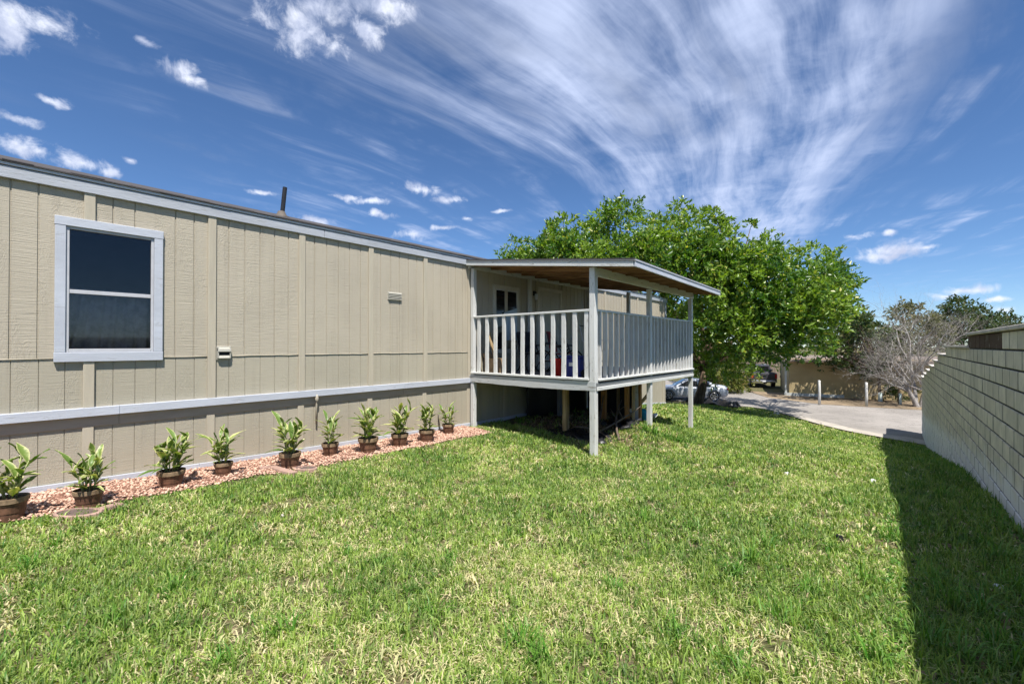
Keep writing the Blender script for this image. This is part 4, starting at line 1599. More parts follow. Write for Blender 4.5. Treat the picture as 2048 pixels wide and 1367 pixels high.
def make_grass():
    allx, ally, alll, allw, allt, alld, allb = [], [], [], [], [], [], []
    for (n, z0, z1, lo, hi, w, k) in ((15000, 1.7, 3.6, .04, .085, .0062, 7), (15500, 3.6, 6.5, .045, .09, .009, 7), (14500, 6.5, 11.5, .05, .10, .014, 7), (10000, 11.5, 26, .055, .12, .026, 6)):
        # little tussocks: blades of one tussock share their colour and lean
        tx, ty = lawn_points(n, z0, z1)
        patch = fbm(tx * 1.1 + 30, ty * 1.1 + 11)
        patch2 = fbm(tx * 3.3 + 3, ty * 3.3 + 40)
        shade = tx > .05
        dryp = np.clip((patch - .47) * 3.4 + (patch2 - .5) * 2.4 + .26, .03, .85)
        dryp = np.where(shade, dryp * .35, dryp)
        straw = rng.random(n) < dryp * .5
        bare = rng.random(n) < np.clip((patch2 - .57) * 4, 0, .85)
        tl = rng.uniform(.7, 1.35, n) * (.75 + .5 * patch2) * np.where(shade, 1.35, 1.0)
        tb = np.clip(rng.beta(.75, .85, n) * 1.0 + (patch - .45) * .7, 0, 1)
        tb = np.where(shade, tb * .85, tb)  # wall's shade put into the colour: blades there take a darker tint
        rep_ = lambda v: np.repeat(v[~bare], k)
        x, y, tl, tb, straw, dryp = rep_(tx), rep_(ty), rep_(tl), rep_(tb), rep_(straw), rep_(dryp)
        m = len(x)
        sp = .016 * (w / .0062) ** .6
        x = x + rng.normal(0, sp, m)
        y = y + rng.normal(0, sp, m)
        straw = straw ^ (rng.random(m) < .15 * (.4 + dryp))
        dry = np.where(straw, rng.uniform(.45, 1.0, m), np.clip(rng.normal(.08, .10, m), 0, .4))
        allx.append(x), ally.append(y)
        ed = np.clip((x + 6.10 + .019 * np.maximum(y - 1, 0) ** 1.35) / .35, 0, 1)
        alll.append(rng.uniform(lo, hi, m) * tl * 1.08 * np.where(y < 7, .45 + .55 * ed, 1))
        allt.append(np.where(straw, rng.uniform(.9, 1.55, m), np.abs(rng.normal(.62, .4, m))))
        alld.append(dry)
        allw.append(w * rng.uniform(.75, 1.7, m))
        allb.append(np.clip(tb + rng.normal(0, .13, m), 0, 1))
    cat = np.concatenate
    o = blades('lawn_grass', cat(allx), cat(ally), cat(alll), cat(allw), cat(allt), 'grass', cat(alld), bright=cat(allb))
    tag(o, 'patchy green and straw coloured lawn grass covering the yard', 'grass', kind='stuff')
    # taller clumps of weed grass
    spots = [(350, 1185, .22), (120, 1090, .16), (1040, 1290, .24), (1080, 1320, .2), (1500, 1125, .26), (1540, 1100, .22), (1470, 1150, .2), (1290, 1040, .18),
             (1380, 1060, .18), (1900, 1215, .30), (1870, 1170, .24), (1960, 1235, .28), (1850, 1290, .24), (1930, 1330, .22), (1990, 1300, .26), (1850, 1060, .22),
             (1830, 980, .22), (1880, 1000, .24), (1990, 1120, .26), (1810, 1010, .18), (1700, 1010, .16), (1620, 1190, .2), (1230, 1180, .18), (760, 1130, .16),
             (700, 1110, .15), (560, 1270, .18), (900, 1120, .14), (1340, 880, .26), (1310, 868, .28), (1290, 862, .24), (1360, 885, .2), (1000, 850, .2), (1040, 846, .22),
             (1350, 1270, .18), (1560, 1240, .2), (1660, 1100, .18), (1720, 1160, .2), (1780, 1080, .22), (1795, 920, .25), (1840, 930, .28), (1600, 870, .2), (1500, 868, .2),
             (240, 1240, .18), (60, 1140, .18), (440, 1330, .16), (1750, 1320, .2), (1470, 1330, .18), (2020, 1180, .22), (2040, 1340, .25), (1950, 1090, .2), (860, 1230, .16)]
    xs, ys, ls, ws, ts = [], [], [], [], []
    for (px, py, l) in spots:
        c = on_ground(px, py)
        z = -c.x * SA + c.y * CA
        k = 46
        rr = np.abs(rng.normal(0, .055, k)) + .005
        a = rng.uniform(0, 6.28, k)
        xs.append(c.x + rr * np.cos(a)), ys.append(c.y + rr * np.sin(a))
        ls.append(rng.uniform(.45, 1.1, k) * l)
        ws.append(rng.uniform(.006, .011, k) * max(1, z / 4.5))
        ts.append(np.abs(rng.normal(.6, .3, k)) + .1)
    # and weeds along the foot of the block wall and of the home beyond the porch
    k = 5200
    yy = rng.uniform(2.5, 21.5, k)
    xx = .93 - np.abs(rng.normal(0, .22, k)) - .01
    keep = fbm(xx * 2.5, yy * 1.6) > .44
    xs.append(xx[keep]), ys.append(yy[keep]), ls.append(rng.uniform(.06, .2, keep.sum())), ts.append(np.abs(rng.normal(.6, .35, keep.sum())))
    ws.append(rng.uniform(.006, .012, keep.sum()) * np.maximum(1, yy[keep] / 7))
    x, y = cat(xs), cat(ys)
    n = len(x)
    o = blades('weed_tufts', x, y, cat(ls), cat(ws), cat(ts), 'weed', np.clip(rng.normal(.05, .12, n), 0, .7))
    tag(o, 'taller tufts of weed grass scattered over the lawn', 'weeds', kind='stuff')
    # broad leaved ground weeds in the wall's shade
    k = 1700
    yy = rng.uniform(2.0, 14, k)
    xx = rng.uniform(-.05, .9, k)
    keep = fbm(xx * 2 + 8, yy * 2 + 2) > .5
    x, y = xx[keep], yy[keep]
    x = np.repeat(x, 5) + rng.normal(0, .03, len(x) * 5)
    y = np.repeat(y, 5) + rng.normal(0, .03, len(y) * 5)
    n = len(x)
    o = blades('broadleaf_weeds', x, y, rng.uniform(.04, .085, n), rng.uniform(.014, .026, n), rng.uniform(.7, 1.35, n), 'weed', np.clip(rng.normal(.05, .1, n), 0, .5), lift=.02)
    tag(o, 'broad leaved weeds in the shade of the block wall', 'weeds', kind='stuff')
    # leaf litter under the porch and in the wall's shade
    k = 5200
    lx, ly = lawn_points(900, 1.8, 14)
    x = cat([rng.uniform(-6.6, -3.9, k), rng.uniform(.1, .9, 1200), lx])
    y = cat([rng.uniform(7.6, 11.6, k), rng.uniform(3, 14, 1200), ly])
    n = len(x)
    o = blades('leaf_litter', x, y, rng.uniform(.04, .12, n) * np.where(np.arange(n) < k + 1200, 1, .5), rng.uniform(.012, .035, n) * np.where(np.arange(n) < k + 1200, 1, .35), rng.uniform(1.1, 1.6, n), 'litter', rng.random(n) ** 2, lift=np.where(np.arange(n) < k + 1200, .012, .035))
    tag(o, 'dry leaf litter under the porch, on the lawn and along the wall', 'litter', kind='stuff')


make_grass()


# ------------------------------------------------------------------ trees
def leaf_cloud(name, bases, dirs, L_, W_, mat, parent, dry=.08, spread=.5, bright=None):
    """one folded, pointed leaf of two triangles at each base"""
    n = len(bases)
    d = dirs / np.linalg.norm(dirs, axis=1)[:, None]
    r = rng.normal(size=(n, 3))
    s = np.cross(d, r)
    s /= np.linalg.norm(s, axis=1)[:, None] + 1e-9
    u = np.cross(s, d)
    L = (L_ * rng.uniform(.7, 1.25, n))[:, None]
    W = (W_ * rng.uniform(.7, 1.25, n))[:, None]
    V = np.zeros((n, 4, 3))
    V[:, 0] = bases
    V[:, 1] = bases + d * L * .45 + s * W / 2 + u * W * .18
    V[:, 2] = bases + d * L - u * L * .12
    V[:, 3] = bases + d * L * .45 - s * W / 2 + u * W * .18
    b = (np.arange(n) * 4)[:, None]
    F = np.concatenate([b + np.array([0, 1, 2]), b + np.array([0, 2, 3])], 1).ravel()
    cols = np.zeros((n, 4))
    cols[:, 0] = rng.random(n) if bright is None else np.clip(bright + rng.normal(0, .2, n), 0, 1)
    cols[:, 1] = np.where(rng.random(n) < dry, rng.uniform(.3, 1, n), 0)
    cols[:, 3] = 1
    me = np_mesh(name, V.reshape(-1, 3), F, np.full(2 * n, 3), MAT[mat], np.repeat(cols, 4, 0))
    o = bpy.data.objects.new(name, me)
    COL.objects.link(o)
    attach(o, parent)
    return o


def in_poly(x, y, poly):
    c = False
    n = len(poly)
    for i in range(n):
        x1, y1 = poly[i]
        x2, y2 = poly[(i + 1) % n]
        if (y1 > y) != (y2 > y) and x < (x2 - x1) * (y - y1) / (y2 - y1) + x1:
            c = not c
    return c


def twigs(centres, radii, per, nleaf, up=.5, tl=.9):
    """sprigs of leaves growing outwards from the clump centres"""
    B, D, G = [], [], []
    for c, rad in zip(centres, radii):
        k = int(per * rad ** 1.6)
        dv = rng.normal(size=(k, 3))
        dv /= np.linalg.norm(dv, axis=1)[:, None]
        dv[:, 2] += up * rng.random(k)
        dv /= np.linalg.norm(dv, axis=1)[:, None]
        st = np.array(c) + dv * rad * rng.uniform(.25, .72, k)[:, None]
        ln = tl * rad * rng.uniform(.3, .62, k)
        g = rng.random()
        for j in range(nleaf):
            t = (j + rng.random(k)) / nleaf
            p = st + dv * (ln * t)[:, None] + rng.normal(0, .03, (k, 3))
            dd = dv * .65 + rng.normal(0, .55, (k, 3)) + np.array([0, 0, .12])
            B.append(p), D.append(dd)
            G.append(np.full(k, .04 + .86 * g))
    return np.concatenate(B), np.concatenate(D), np.concatenate(G)


def curve_pts(a, b, bend, n=7):
    a, b = Vector(a), Vector(b)
    m = (a + b) / 2 + Vector(bend)
    return [a * (1 - t) ** 2 + m * 2 * t * (1 - t) + b * t * t for t in [i / (n - 1) for i in range(n)]]


def make_big_tree():
    # outline of the crown as the photograph shows it; the clumps get their own depths, 17 to 29 m out
    poly = [(985, 520), (1000, 492), (1040, 488), (1075, 494), (1088, 452), (1110, 442), (1150, 446), (1176, 470), (1186, 430), (1215, 412), (1250, 404), (1268, 440), (1300, 424),
            (1330, 430), (1352, 406), (1400, 412), (1432, 418), (1460, 440), (1482, 450), (1508, 446), (1540, 476), (1566, 505), (1590, 530), (1615, 512), (1640, 505), (1672, 520),
            (1684, 500), (1700, 545), (1722, 560), (1700, 606), (1718, 620), (1690, 655), (1670, 700), (1640, 718), (1590, 732), (1540, 736), (1485, 748), (1445, 765), (1408, 750), (1370, 710),
            (1300, 660), (1180, 640), (1100, 600), (1040, 560)]
    base = place(1392, 812, 22.5)
    base.z = tz(base.x, base.y) - .1
    tree = thing('shade_tree', 'large leafy green shade tree behind the porch', 'tree', tuple(base))
    cs, rs = [], []
    tries = 0
    r2 = random.Random(5)
    edge_pts = []
    for i in range(len(poly)):
        (x1, y1), (x2, y2) = poly[i], poly[(i + 1) % len(poly)]
        k = max(1, int(math.hypot(x2 - x1, y2 - y1) / 26))
        for j in range(k):
            edge_pts.append((x1 + (x2 - x1) * j / k, y1 + (y2 - y1) * j / k))
    cxp, cyp = 1400, 570
    # clumps that make the outline
    for (x, y) in edge_pts:
        rad = r2.uniform(.42, .85)
        z = 22.5 + r2.uniform(-2.5, 2.5)
        pr = rad * FPX / z
        dx, dy = cxp - x, cyp - y
        dn = math.hypot(dx, dy)
        sh = r2.uniform(.5, 1.15)
        q = place(x + dx / dn * pr * sh, y + dy / dn * pr * sh, z)
        cs.append(q), rs.append(rad)
    # clumps filling the crown, a rounded body in depth
    while len(cs) < 240 and tries < 9000:
        tries += 1
        x, y = r2.uniform(985, 1722), r2.uniform(404, 765)
        if not in_poly(x, y, poly):
            continue
        ex, ey = (x - 1400) / 360, (y - 570) / 190
        dep = math.sqrt(max(0.05, 1 - .8 * (ex * ex + ey * ey)))
        z = 22.5 + (r2.random() * 2 - 1) * 5.6 * dep
        if r2.random() < .55:
            z = 22.5 - 5.4 * dep * r2.uniform(.75, 1)
        rad = r2.uniform(.6, 1.15)
        pr = rad * FPX / z * .8
        if all(in_poly(x + a * pr, y + b * pr, poly) for a, b in ((1, 0), (-1, 0), (0, 1), (0, -1))):
            q = place(x, y, z)
            # keep clear of the home's roof
            if q.x < XW + .6 and q.y < YEND + 1.0 and q.z < H(3.0):
                continue
            cs.append(q), rs.append(rad)
    B, D, G = twigs(cs, rs, 42, 9)
    # leaves towards the outside and top catch more sun by themselves; only the hue varies here
    leaf_cloud('crown', B, D, .22, .10, 'tree_leaf', tree, dry=.07, bright=G)
    # trunk and limbs
    m = MB()
    fork = place(1408, 742, 22.3)
    top = place(1440, 640, 22.0)
    m.tube(curve_pts(base, fork, (.15, 0, 0), 5), [.30, .25, .22, .2, .19], 10)
    m.tube(curve_pts(fork, top, (-.4, 0, .2), 5), [.19, .17, .15, .12, .10], 8)
    hubs = [place(1470, 640, 20.5), place(1330, 600, 22.5), place(1240, 560, 23), place(1560, 620, 21.5), place(1400, 560, 22.5), place(1480, 540, 23), place(1130, 540, 24), place(1640, 610, 22.5), place(1500, 700, 20)]
    for hb in hubs:
        m.tube(curve_pts(fork, hb, (0, 0, random.uniform(.2, .8)), 6), [.14, .12, .10, .08, .07, .05], 7)
    for c, rad in zip(cs, rs):
        hb = min(hubs + [top], key=lambda q: (q - c).length)
        m.tube(curve_pts(hb, c, (random.uniform(-.3, .3), random.uniform(-.3, .3), random.uniform(-.1, .4)), 4), [.06, .045, .03, .012], 5)
    m.build('trunk', MAT['bark'], tree, smooth=True)


make_big_tree()


def small_tree(name, label, base, trunk_top, clumps, mat, L_, W_, per=24, nleaf=8, bark='bark', tr=.12, dry=.08, group=None, lime=0.0, cat='tree'):
    t = thing(name, label, cat, tuple(base), group)
    m = MB()
    b, tp = Vector(base), Vector(trunk_top)
    m.tube(curve_pts(b - Vector((0, 0, .1)), tp, (random.uniform(-.15, .15), random.uniform(-.15, .15), 0), 5), [tr, tr * .9, tr * .8, tr * .72, tr * .6], 8)
    cs = [Vector(c[:3]) for c in clumps]
    rs = [c[3] for c in clumps]
    for c in cs:
        m.tube(curve_pts(tp, c, (random.uniform(-.2, .2), random.uniform(-.2, .2), .1), 4), [tr * .5, tr * .38, tr * .24, tr * .1], 5)
    m.build('trunk', MAT[bark], t, smooth=True)
    if lime:
        MB().lathe([(tr * 1.07, -.05), (tr * 1.06, lime * .5), (tr * 1.03, lime)], 10, tuple(b)).build('limewash_band', MAT['limewash'], t, smooth=True)
    B, D, G = twigs(cs, rs, per, nleaf)
    leaf_cloud('crown', B, D, L_, W_, mat, t, dry=dry, bright=G)
    return t


def clumps_in(x0, x1, y0, y1, z, dz, n, r0, r1, seed, ell=True):
    r = random.Random(seed)
    out = []
    while len(out) < n:
        x, y = r.uniform(-1, 1), r.uniform(-1, 1)
        if ell and x * x + y * y > 1:
            continue
        p = place((x0 + x1) / 2 + x * (x1 - x0) / 2, (y0 + y1) / 2 + y * (y1 - y0) / 2, z + r.uniform(-dz, dz))
        out.append((p.x, p.y, p.z, r.uniform(r0, r1)))
    return out


def g_at(px, z):
    p = place(px, 800, z)
    p.z = tz(p.x, p.y)
    return p


# two small trees with limewashed feet before the tan building
small_tree('street_tree', 'slender tree with pale limewashed foot and wide low crown before the tan building', g_at(1760, 28.3), place(1757, 750, 28.3),
           clumps_in(1580, 1800, 640, 738, 28.6, 1.2, 46, .5, .95, 3), 'dark_leaf', .26, .12, 22, 8, tr=.11, lime=.62, dry=.12, group='limewashed street trees')
small_tree('street_tree', 'thin forked tree with pale limewashed foot under the bare tree', g_at(1799, 26.9), place(1801, 756, 26.9),
           clumps_in(1765, 1835, 690, 750, 27.2, .5, 9, .3, .55, 4), 'grey_leaf', .2, .09, 24, 7, tr=.08, lime=.72, group='limewashed street trees')
small_tree('background_tree', 'dusty grey green tree behind the bare branches', g_at(1800, 37), place(1800, 740, 37),
           clumps_in(1730, 1900, 618, 720, 37, 2.0, 34, .7, 1.25, 6), 'grey_leaf', .34, .13, 18, 7, tr=.22)
small_tree('background_tree', 'dark green tree rising behind the block wall top', g_at(1925, 50), place(1925, 680, 50),
           clumps_in(1868, 1980, 604, 690, 50, 2.5, 30, .9, 1.6, 8), 'dark_leaf', .42, .18, 15, 6, tr=.25)
small_tree('background_tree', 'low dark tree farthest right beyond the block wall', g_at(2010, 56), place(2010, 690, 56),
           clumps_in(1968, 2060, 638, 690, 56, 2, 18, .9, 1.5, 9), 'dark_leaf', .45, .2, 13, 6, tr=.22)
small_tree('background_tree', 'sunlit yellow green tree right of the shade tree crown', g_at(1700, 36), place(1700, 740, 36),
           clumps_in(1655, 1745, 628, 720, 36, 2.0, 24, .6, 1.1, 10), 'bush_leaf', .3, .13, 18, 7, tr=.16)
small_tree('background_tree', 'dark tree crown behind the pickup truck', g_at(1500, 52), place(1500, 740, 52),
           clumps_in(1400, 1640, 690, 770, 52, 3, 34, 1.0, 1.7, 12), 'dark_leaf', .5, .22, 12, 6, tr=.3)
small_tree('yard_bush', 'yellow green bush beside the parked silver car', g_at(1478, 34), place(1478, 770, 34),
           clumps_in(1438, 1502, 735, 785, 33.5, 1.2, 20, .45, .75, 13), 'bush_leaf', .24, .11, 34, 7, tr=.08, cat='bush')
small_tree('yard_bush', 'dark shrub at the foot of the tan building near the bare tree', g_at(1795, 28.2), place(1795, 790, 28.2),
           clumps_in(1770, 1830, 772, 798, 28.0, .3, 9, .28, .4, 14), 'dark_leaf', .16, .08, 60, 7, tr=.05, cat='bush')
small_tree('yard_bush', 'dark hedge mass behind the silver car', g_at(1420, 42), place(1420, 775, 42),
           clumps_in(1330, 1480, 725, 775, 42, 1.5, 24, .7, 1.2, 15), 'dark_leaf', .36, .16, 18, 7, tr=.1, cat='bush')


def make_bare_tree():
    b = g_at(1835, 25.8)
    b.x += .0
    t = thing('bare_tree', 'leafless grey tree with a tangle of bare branches by the wall end', 'tree', tuple(b))
    m = MB()
    r = random.Random(21)
    m2 = MB()

    def grow(p, d, ln, rad, depth):
        n = 4
        pts = [p]
        dd = d.copy()
        for i in range(n):
            dd = (dd + Vector((r.gauss(0, .17), r.gauss(0, .17), r.gauss(.02, .12)))).normalized()
            pts.append(pts[-1] + dd * ln / n)
        rr = [rad * (1 - .45 * i / n) for i in range(n + 1)]
        (m if depth < 2 else m2).tube(pts, rr, 7 if depth < 2 else 4, cap=False)
        if depth >= 5:
            return
        k = (6, 5, 4, 4, 3)[depth]
        for i in range(k):
            s = pts[r.randint(2, n)] if i else pts[-1]
            a = Vector((r.gauss(0, 1), r.gauss(0, 1), r.gauss(.15, .7))).normalized()
            nd = (dd * .62 + a * .72).normalized()
            grow(s, nd, ln * r.uniform(.62, .85), rr[-1] * r.uniform(.6, .85), depth + 1)
    # two leaning stems, fanned in the street's direction
    up1 = place(1780, 725, 25.8) - b
    up2 = place(1822, 690, 26.2) - b
    up3 = place(1770, 680, 26.5) - b
    grow(b - Vector((0, 0, .1)), up1.normalized(), up1.length * .66, .15, 0)
    grow(b + Vector((.1, .1, -.1)), up2.normalized(), up2.length * .66, .13, 0)
    grow(b + Vector((-.05, .1, -.1)), up3.normalized(), up3.length * .64, .12, 0)
    m.build('trunk', MAT['dead'], t, smooth=True)
    m2.build('branches', MAT['dead'], t, smooth=True)['kind'] = 'stuff'


make_bare_tree()


# ------------------------------------------------------------------ across the street
def make_building():
    c0 = place(1578, 790, 31.6)
    c1 = place(1850, 790, 30.6)
    z0, z1 = zs - .05, H(-1.45)
    d = (c1 - c0)
    d.z = 0
    ln = 13
    ray = Vector((c0.x, c0.y, 0)).normalized()
    d = Vector((ray.y, -ray.x, 0))
    d = Vector((d.x * math.cos(R(5)) + d.y * -math.sin(R(5)), d.x * math.sin(R(5)) + d.y * math.cos(R(5)), 0))
    nb = Vector((-d.y, d.x, 0))
    t = thing('tan_building', 'low tan stucco building with brown eave across the street', 'building', (c0.x, c0.y, zs))
    a = Vector((c0.x, c0.y, 0))
    b = a + d * ln

    def wallbox(name, p, q, th, za, zb, mat):
        p2, q2 = p + nb * th, q + nb * th
        return MB().hexa([(v.x, v.y, za) for v in (p, q, q2, p2)], [(v.x, v.y, zb) for v in (p, q, q2, p2)]).build(name, mat, t)
    wallbox('front_wall', a, b, .2, z0, z1 + .5, MAT['stucco'])
    wallbox('side_wall', a + nb * .201, a + nb * .201 + d * .2, 7, z0, z1 + .5, MAT['stucco'])
    wallbox('side_wall', b + nb * .201 - d * .2, b + nb * .201, 7, z0, z1 + .5, MAT['stucco'])
    wallbox('back_wall', a + nb * 7.21, b + nb * 7.21, .2, z0, z1 + .5, MAT['stucco'])
    wallbox('plinth', a - nb * .06 - d * .3, a - nb * .06 + d * 3.2, .055, z0, zs + .2, MAT['plinth'])
    wallbox('corner_post', a - d * .26 - nb * .02, a - d * .14 - nb * .02, .15, z0, z1 + .45, MAT['plinth'])
    roof = MB()
    e0, e1 = a - d * .35 - nb * .55, b + d * .35 - nb * .55
    f0, f1 = e0 + nb * 8.5, e1 + nb * 8.5
    g0, g1 = (e0 + f0) / 2, (e1 + f1) / 2
    up = lambda v, z: (v.x, v.y, z)
    zz = z1 + .42
    roof.add([up(e0, zz), up(e1, zz), up(g1, zz + .25), up(g0, zz + .25), up(f1, zz), up(f0, zz),
              up(e0, zz - .14), up(e1, zz - .14), up(g1, zz + .11), up(g0, zz + .11), up(f1, zz - .14), up(f0, zz - .14)],
             [(0, 1, 2, 3), (3, 2, 4, 5), (7, 6, 9, 8), (8, 9, 11, 10), (0, 6, 7, 1), (5, 4, 10, 11), (0, 3, 9, 6), (3, 5, 11, 9), (1, 7, 8, 2), (2, 8, 10, 4)])
    roof.build('roof', MAT['roof_tile'], t)
    for i in range(21):
        p = e0 + d * (.2 + i * .63) + nb * .03
        q = p + nb * .62
        MB().hexa([up(v, zz - .24) for v in (p, p + d * .07, q + d * .07, q)], [up(v, zz - .142 + (0 if j < 2 else .13)) for j, v in enumerate((p, p + d * .07, q + d * .07, q))]).build('rafter_tail', MAT['eave'], t)


make_building()

for (px, py, top, lab) in ((1638, 809, 760, 'white wooden street post left of the other, before the tan building'), (1732, 812, 764, 'white wooden street post right of the other, before the limewashed tree')):
    z = -STREET * FPX / (py - 690)
    b = place(px, py, z)
    hh = (py - top) / FPX * z
    m = MB().tube([(b.x, b.y, b.z - .05), (b.x + .01, b.y, b.z + hh * .5), (b.x, b.y, b.z + hh - .03), (b.x, b.y, b.z + hh)], [.075, .07, .068, .05], 9)
    tag(m.build('street_post', MAT['white_post'], smooth=True, origin=tuple(b)), lab, 'post', 'white posts along the street')


def make_fence():
    a, b = place(1405, 770, 44), place(1560, 770, 47)
    t = thing('board_fence', 'weathered grey board fence behind the parked silver car', 'fence', (a.x, a.y, zs))
    d = b - a
    d.z = 0
    n = int(d.length / .16)
    for i in range(n):
        p = a + d * (i / n)
        MB().bar((p.x, p.y, zs - .05), (p.x, p.y, zs + 1.85 + random.uniform(-.04, .04)), .145, .022, up=(d.y, -d.x, 0)).build('fence_board', MAT['fence'], t)
    off = Vector((d.y, -d.x, 0)).normalized() * .03
    for h in (.4, 1.5):
        MB().bar((a.x - off.x, a.y - off.y, zs + h), (b.x - off.x, b.y - off.y, zs + h), .04, .09).build('fence_rail', MAT['fence'], t)


make_fence()


# ------------------------------------------------------------------ vehicles
def wheel(c, ax, r, w, parent):
    """ax: unit vector across the car"""
    c, ax = Vector(c), Vector(ax).normalized()
    f = Vector((-ax.y, ax.x, 0))
    n = 22

    def ring(rad, off):
        return [c + ax * off + (f * math.cos(2 * math.pi * k / n) + Vector((0, 0, 1)) * math.sin(2 * math.pi * k / n)) * rad for k in range(n)]

    def loft(rings):
        m = MB()
        vs = [v for rg in rings for v in rg]
        fs = []
        for i in range(len(rings) - 1):
            for k in range(n):
                q = (k + 1) % n
                fs.append((i * n + k, i * n + q, (i + 1) * n + q, (i + 1) * n + k))
        fs += [tuple(reversed(range(n))), tuple((len(rings) - 1) * n + k for k in range(n))]
        return m.add(vs, fs)
    h = w / 2
    wl = loft([ring(r * .7, -h), ring(r * .96, -h), ring(r, -h * .7), ring(r, h * .7), ring(r * .96, h), ring(r * .7, h)]).build('wheel', MAT['tyre'], parent, smooth=False)
    for s in (-1, 1):
        m = MB()
        q = c + ax * s * (h + .006)
        for k in range(5):
            a = 2 * math.pi * k / 5
            tip = q + (f * math.cos(a) + Vector((0, 0, 1)) * math.sin(a)) * r * .66
            m.bar(q, tip, .07, .02, up=tuple(ax))
        pts = ring(r * .66, s * (h + .006))
        m.tube(pts + [pts[0]], [.022] * (n + 1), 5)
        m.build('rim', MAT['rim_metal'], wl)


def make_car():
    # local: u forwards, s to the car's left, z up
    c = place(1378, 797, 29.5)
    c.z = zs
    fwd = Vector((-CA, -SA, 0))
    rot = R(-14)
    fwd = Vector((fwd.x * math.cos(rot) - fwd.y * math.sin(rot), fwd.x * math.sin(rot) + fwd.y * math.cos(rot), 0)).normalized()
    left = Vector((-fwd.y, fwd.x, 0))
    t = thing('parked_car', 'silver white coupe parked behind the shade tree trunk', 'car', tuple(c))

    def P(u, s, z):
        return c + fwd * u + left * s + Vector((0, 0, z))
    # body sections along the car: (u, half width, sill z, shoulder z, deck z)
    secs = [(-2.28, .62, .42, .72, .80), (-2.2, .78, .34, .80, .93), (-1.9, .88, .27, .86, .98), (-1.35, .92, .24, .88, .96), (-.5, .93, .22, .87, .92), (.5, .93, .22, .86, .90),
            (1.2, .92, .22, .84, .90), (1.7, .89, .24, .78, .84), (2.1, .80, .28, .66, .72), (2.28, .62, .36, .54, .58)]
    vs, fs = [], []
    prof = lambda hw, a, b, d: [(-hw * .92, a), (-hw, a + .12), (-hw, b - .1), (-hw * .94, b), (-hw * .70, d), (0, d + .02), (hw * .70, d), (hw * .94, b), (hw, b - .1), (hw, a + .12), (hw * .92, a)]
    k = 11
    for (u, hw, a, b, d) in secs:
        vs += [P(u, s, z) for s, z in prof(hw, a, b, d)]
    for i in range(len(secs) - 1):
        for j in range(k):
            q = (j + 1) % k
            fs.append((i * k + j, i * k + q, (i + 1) * k + q, (i + 1) * k + j))
    fs += [tuple(range(k)), tuple(reversed([(len(secs) - 1) * k + j for j in range(k)]))]
    body = MB().add(vs, fs).build('body', MAT['car_paint'], t, smooth=True)
    # cabin
    cab = [(-1.75, .62, .95, .96), (-1.0, .60, .90, 1.30), (-.35, .58, .90, 1.38), (.25, .58, .88, 1.33), (1.05, .66, .88, .89)]
    vs, fs = [], []
    for (u, hw, a, b) in cab:
        vs += [P(u, -.80, a), P(u, -hw, b), P(u, 0, b + .03), P(u, hw, b), P(u, .80, a)]
    for i in range(4):
        for j in range(4):
            fs.append((i * 5 + j, i * 5 + j + 1, i * 5 + 6 + j, i * 5 + 5 + j))
    MB().add(vs, fs).build('roof', MAT['car_paint'], body, smooth=True)
    for s in (-1, 1):
        for (u0, u1, u2, u3) in ((-1.25, -.48, -.48, -.95), (-.42, .80, .22, -.40)):
            m = MB()
            lo = lambda u: P(u, s * .80, .945)
            hi = lambda u: P(u, s * .625, 1.27)
            m.hexa([lo(u0), lo(u1), lo(u1) + left * s * .012, lo(u0) + left * s * .012], [hi(u3), hi(u2), hi(u2) + left * s * .012, hi(u3) + left * s * .012])
            m.build('side_window', MAT['dark_glass'], t)
        MB().bar(P(.62, s * .93, .93), P(.62, s * 1.08, .95), .14, .1).build('mirror', MAT['car_paint'], t, bevel=.02)
        MB().bar(P(-2.22, s * .46, .76), P(-2.22, s * .76, .78), .10, .12).build('tail_light', MAT['red_lens'], t, bevel=.01)
        MB().bar(P(2.13, s * .52, .60), P(2.02, s * .78, .62), .12, .12).build('headlight', MAT['clear_lens'], t, bevel=.02)
        for u in (-1.38, 1.42):
            wheel(P(u, s * .84, .33), left, .33, .22, t)
            m = MB()
            pts = [P(u + .385 * math.cos(a), s * .932, .33 + .385 * math.sin(a)) for a in np.linspace(0, math.pi, 12)]
            m.tube(pts, [.022] * 12, 5)
            m.build('wheel_arch', MAT['black_metal'], t)
    q = lambda u, hw, z: [P(u, -hw, z), P(u, hw, z)]
    for nm, (u0, z0, w0), (u1, z1, w1) in (('windscreen', (1.0, .915, .72), (.32, 1.325, .52)), ('rear_window', (-1.68, .985, .66), (-1.05, 1.295, .52))):
        a, b = q(u0, w0, z0), q(u1, w1, z1)
        up = Vector((0, 0, .02))
        MB().hexa([a[0], a[1], b[1], b[0]], [a[0] + up, a[1] + up, b[1] + up, b[0] + up]).build(nm, MAT['dark_glass'], t)


make_car()


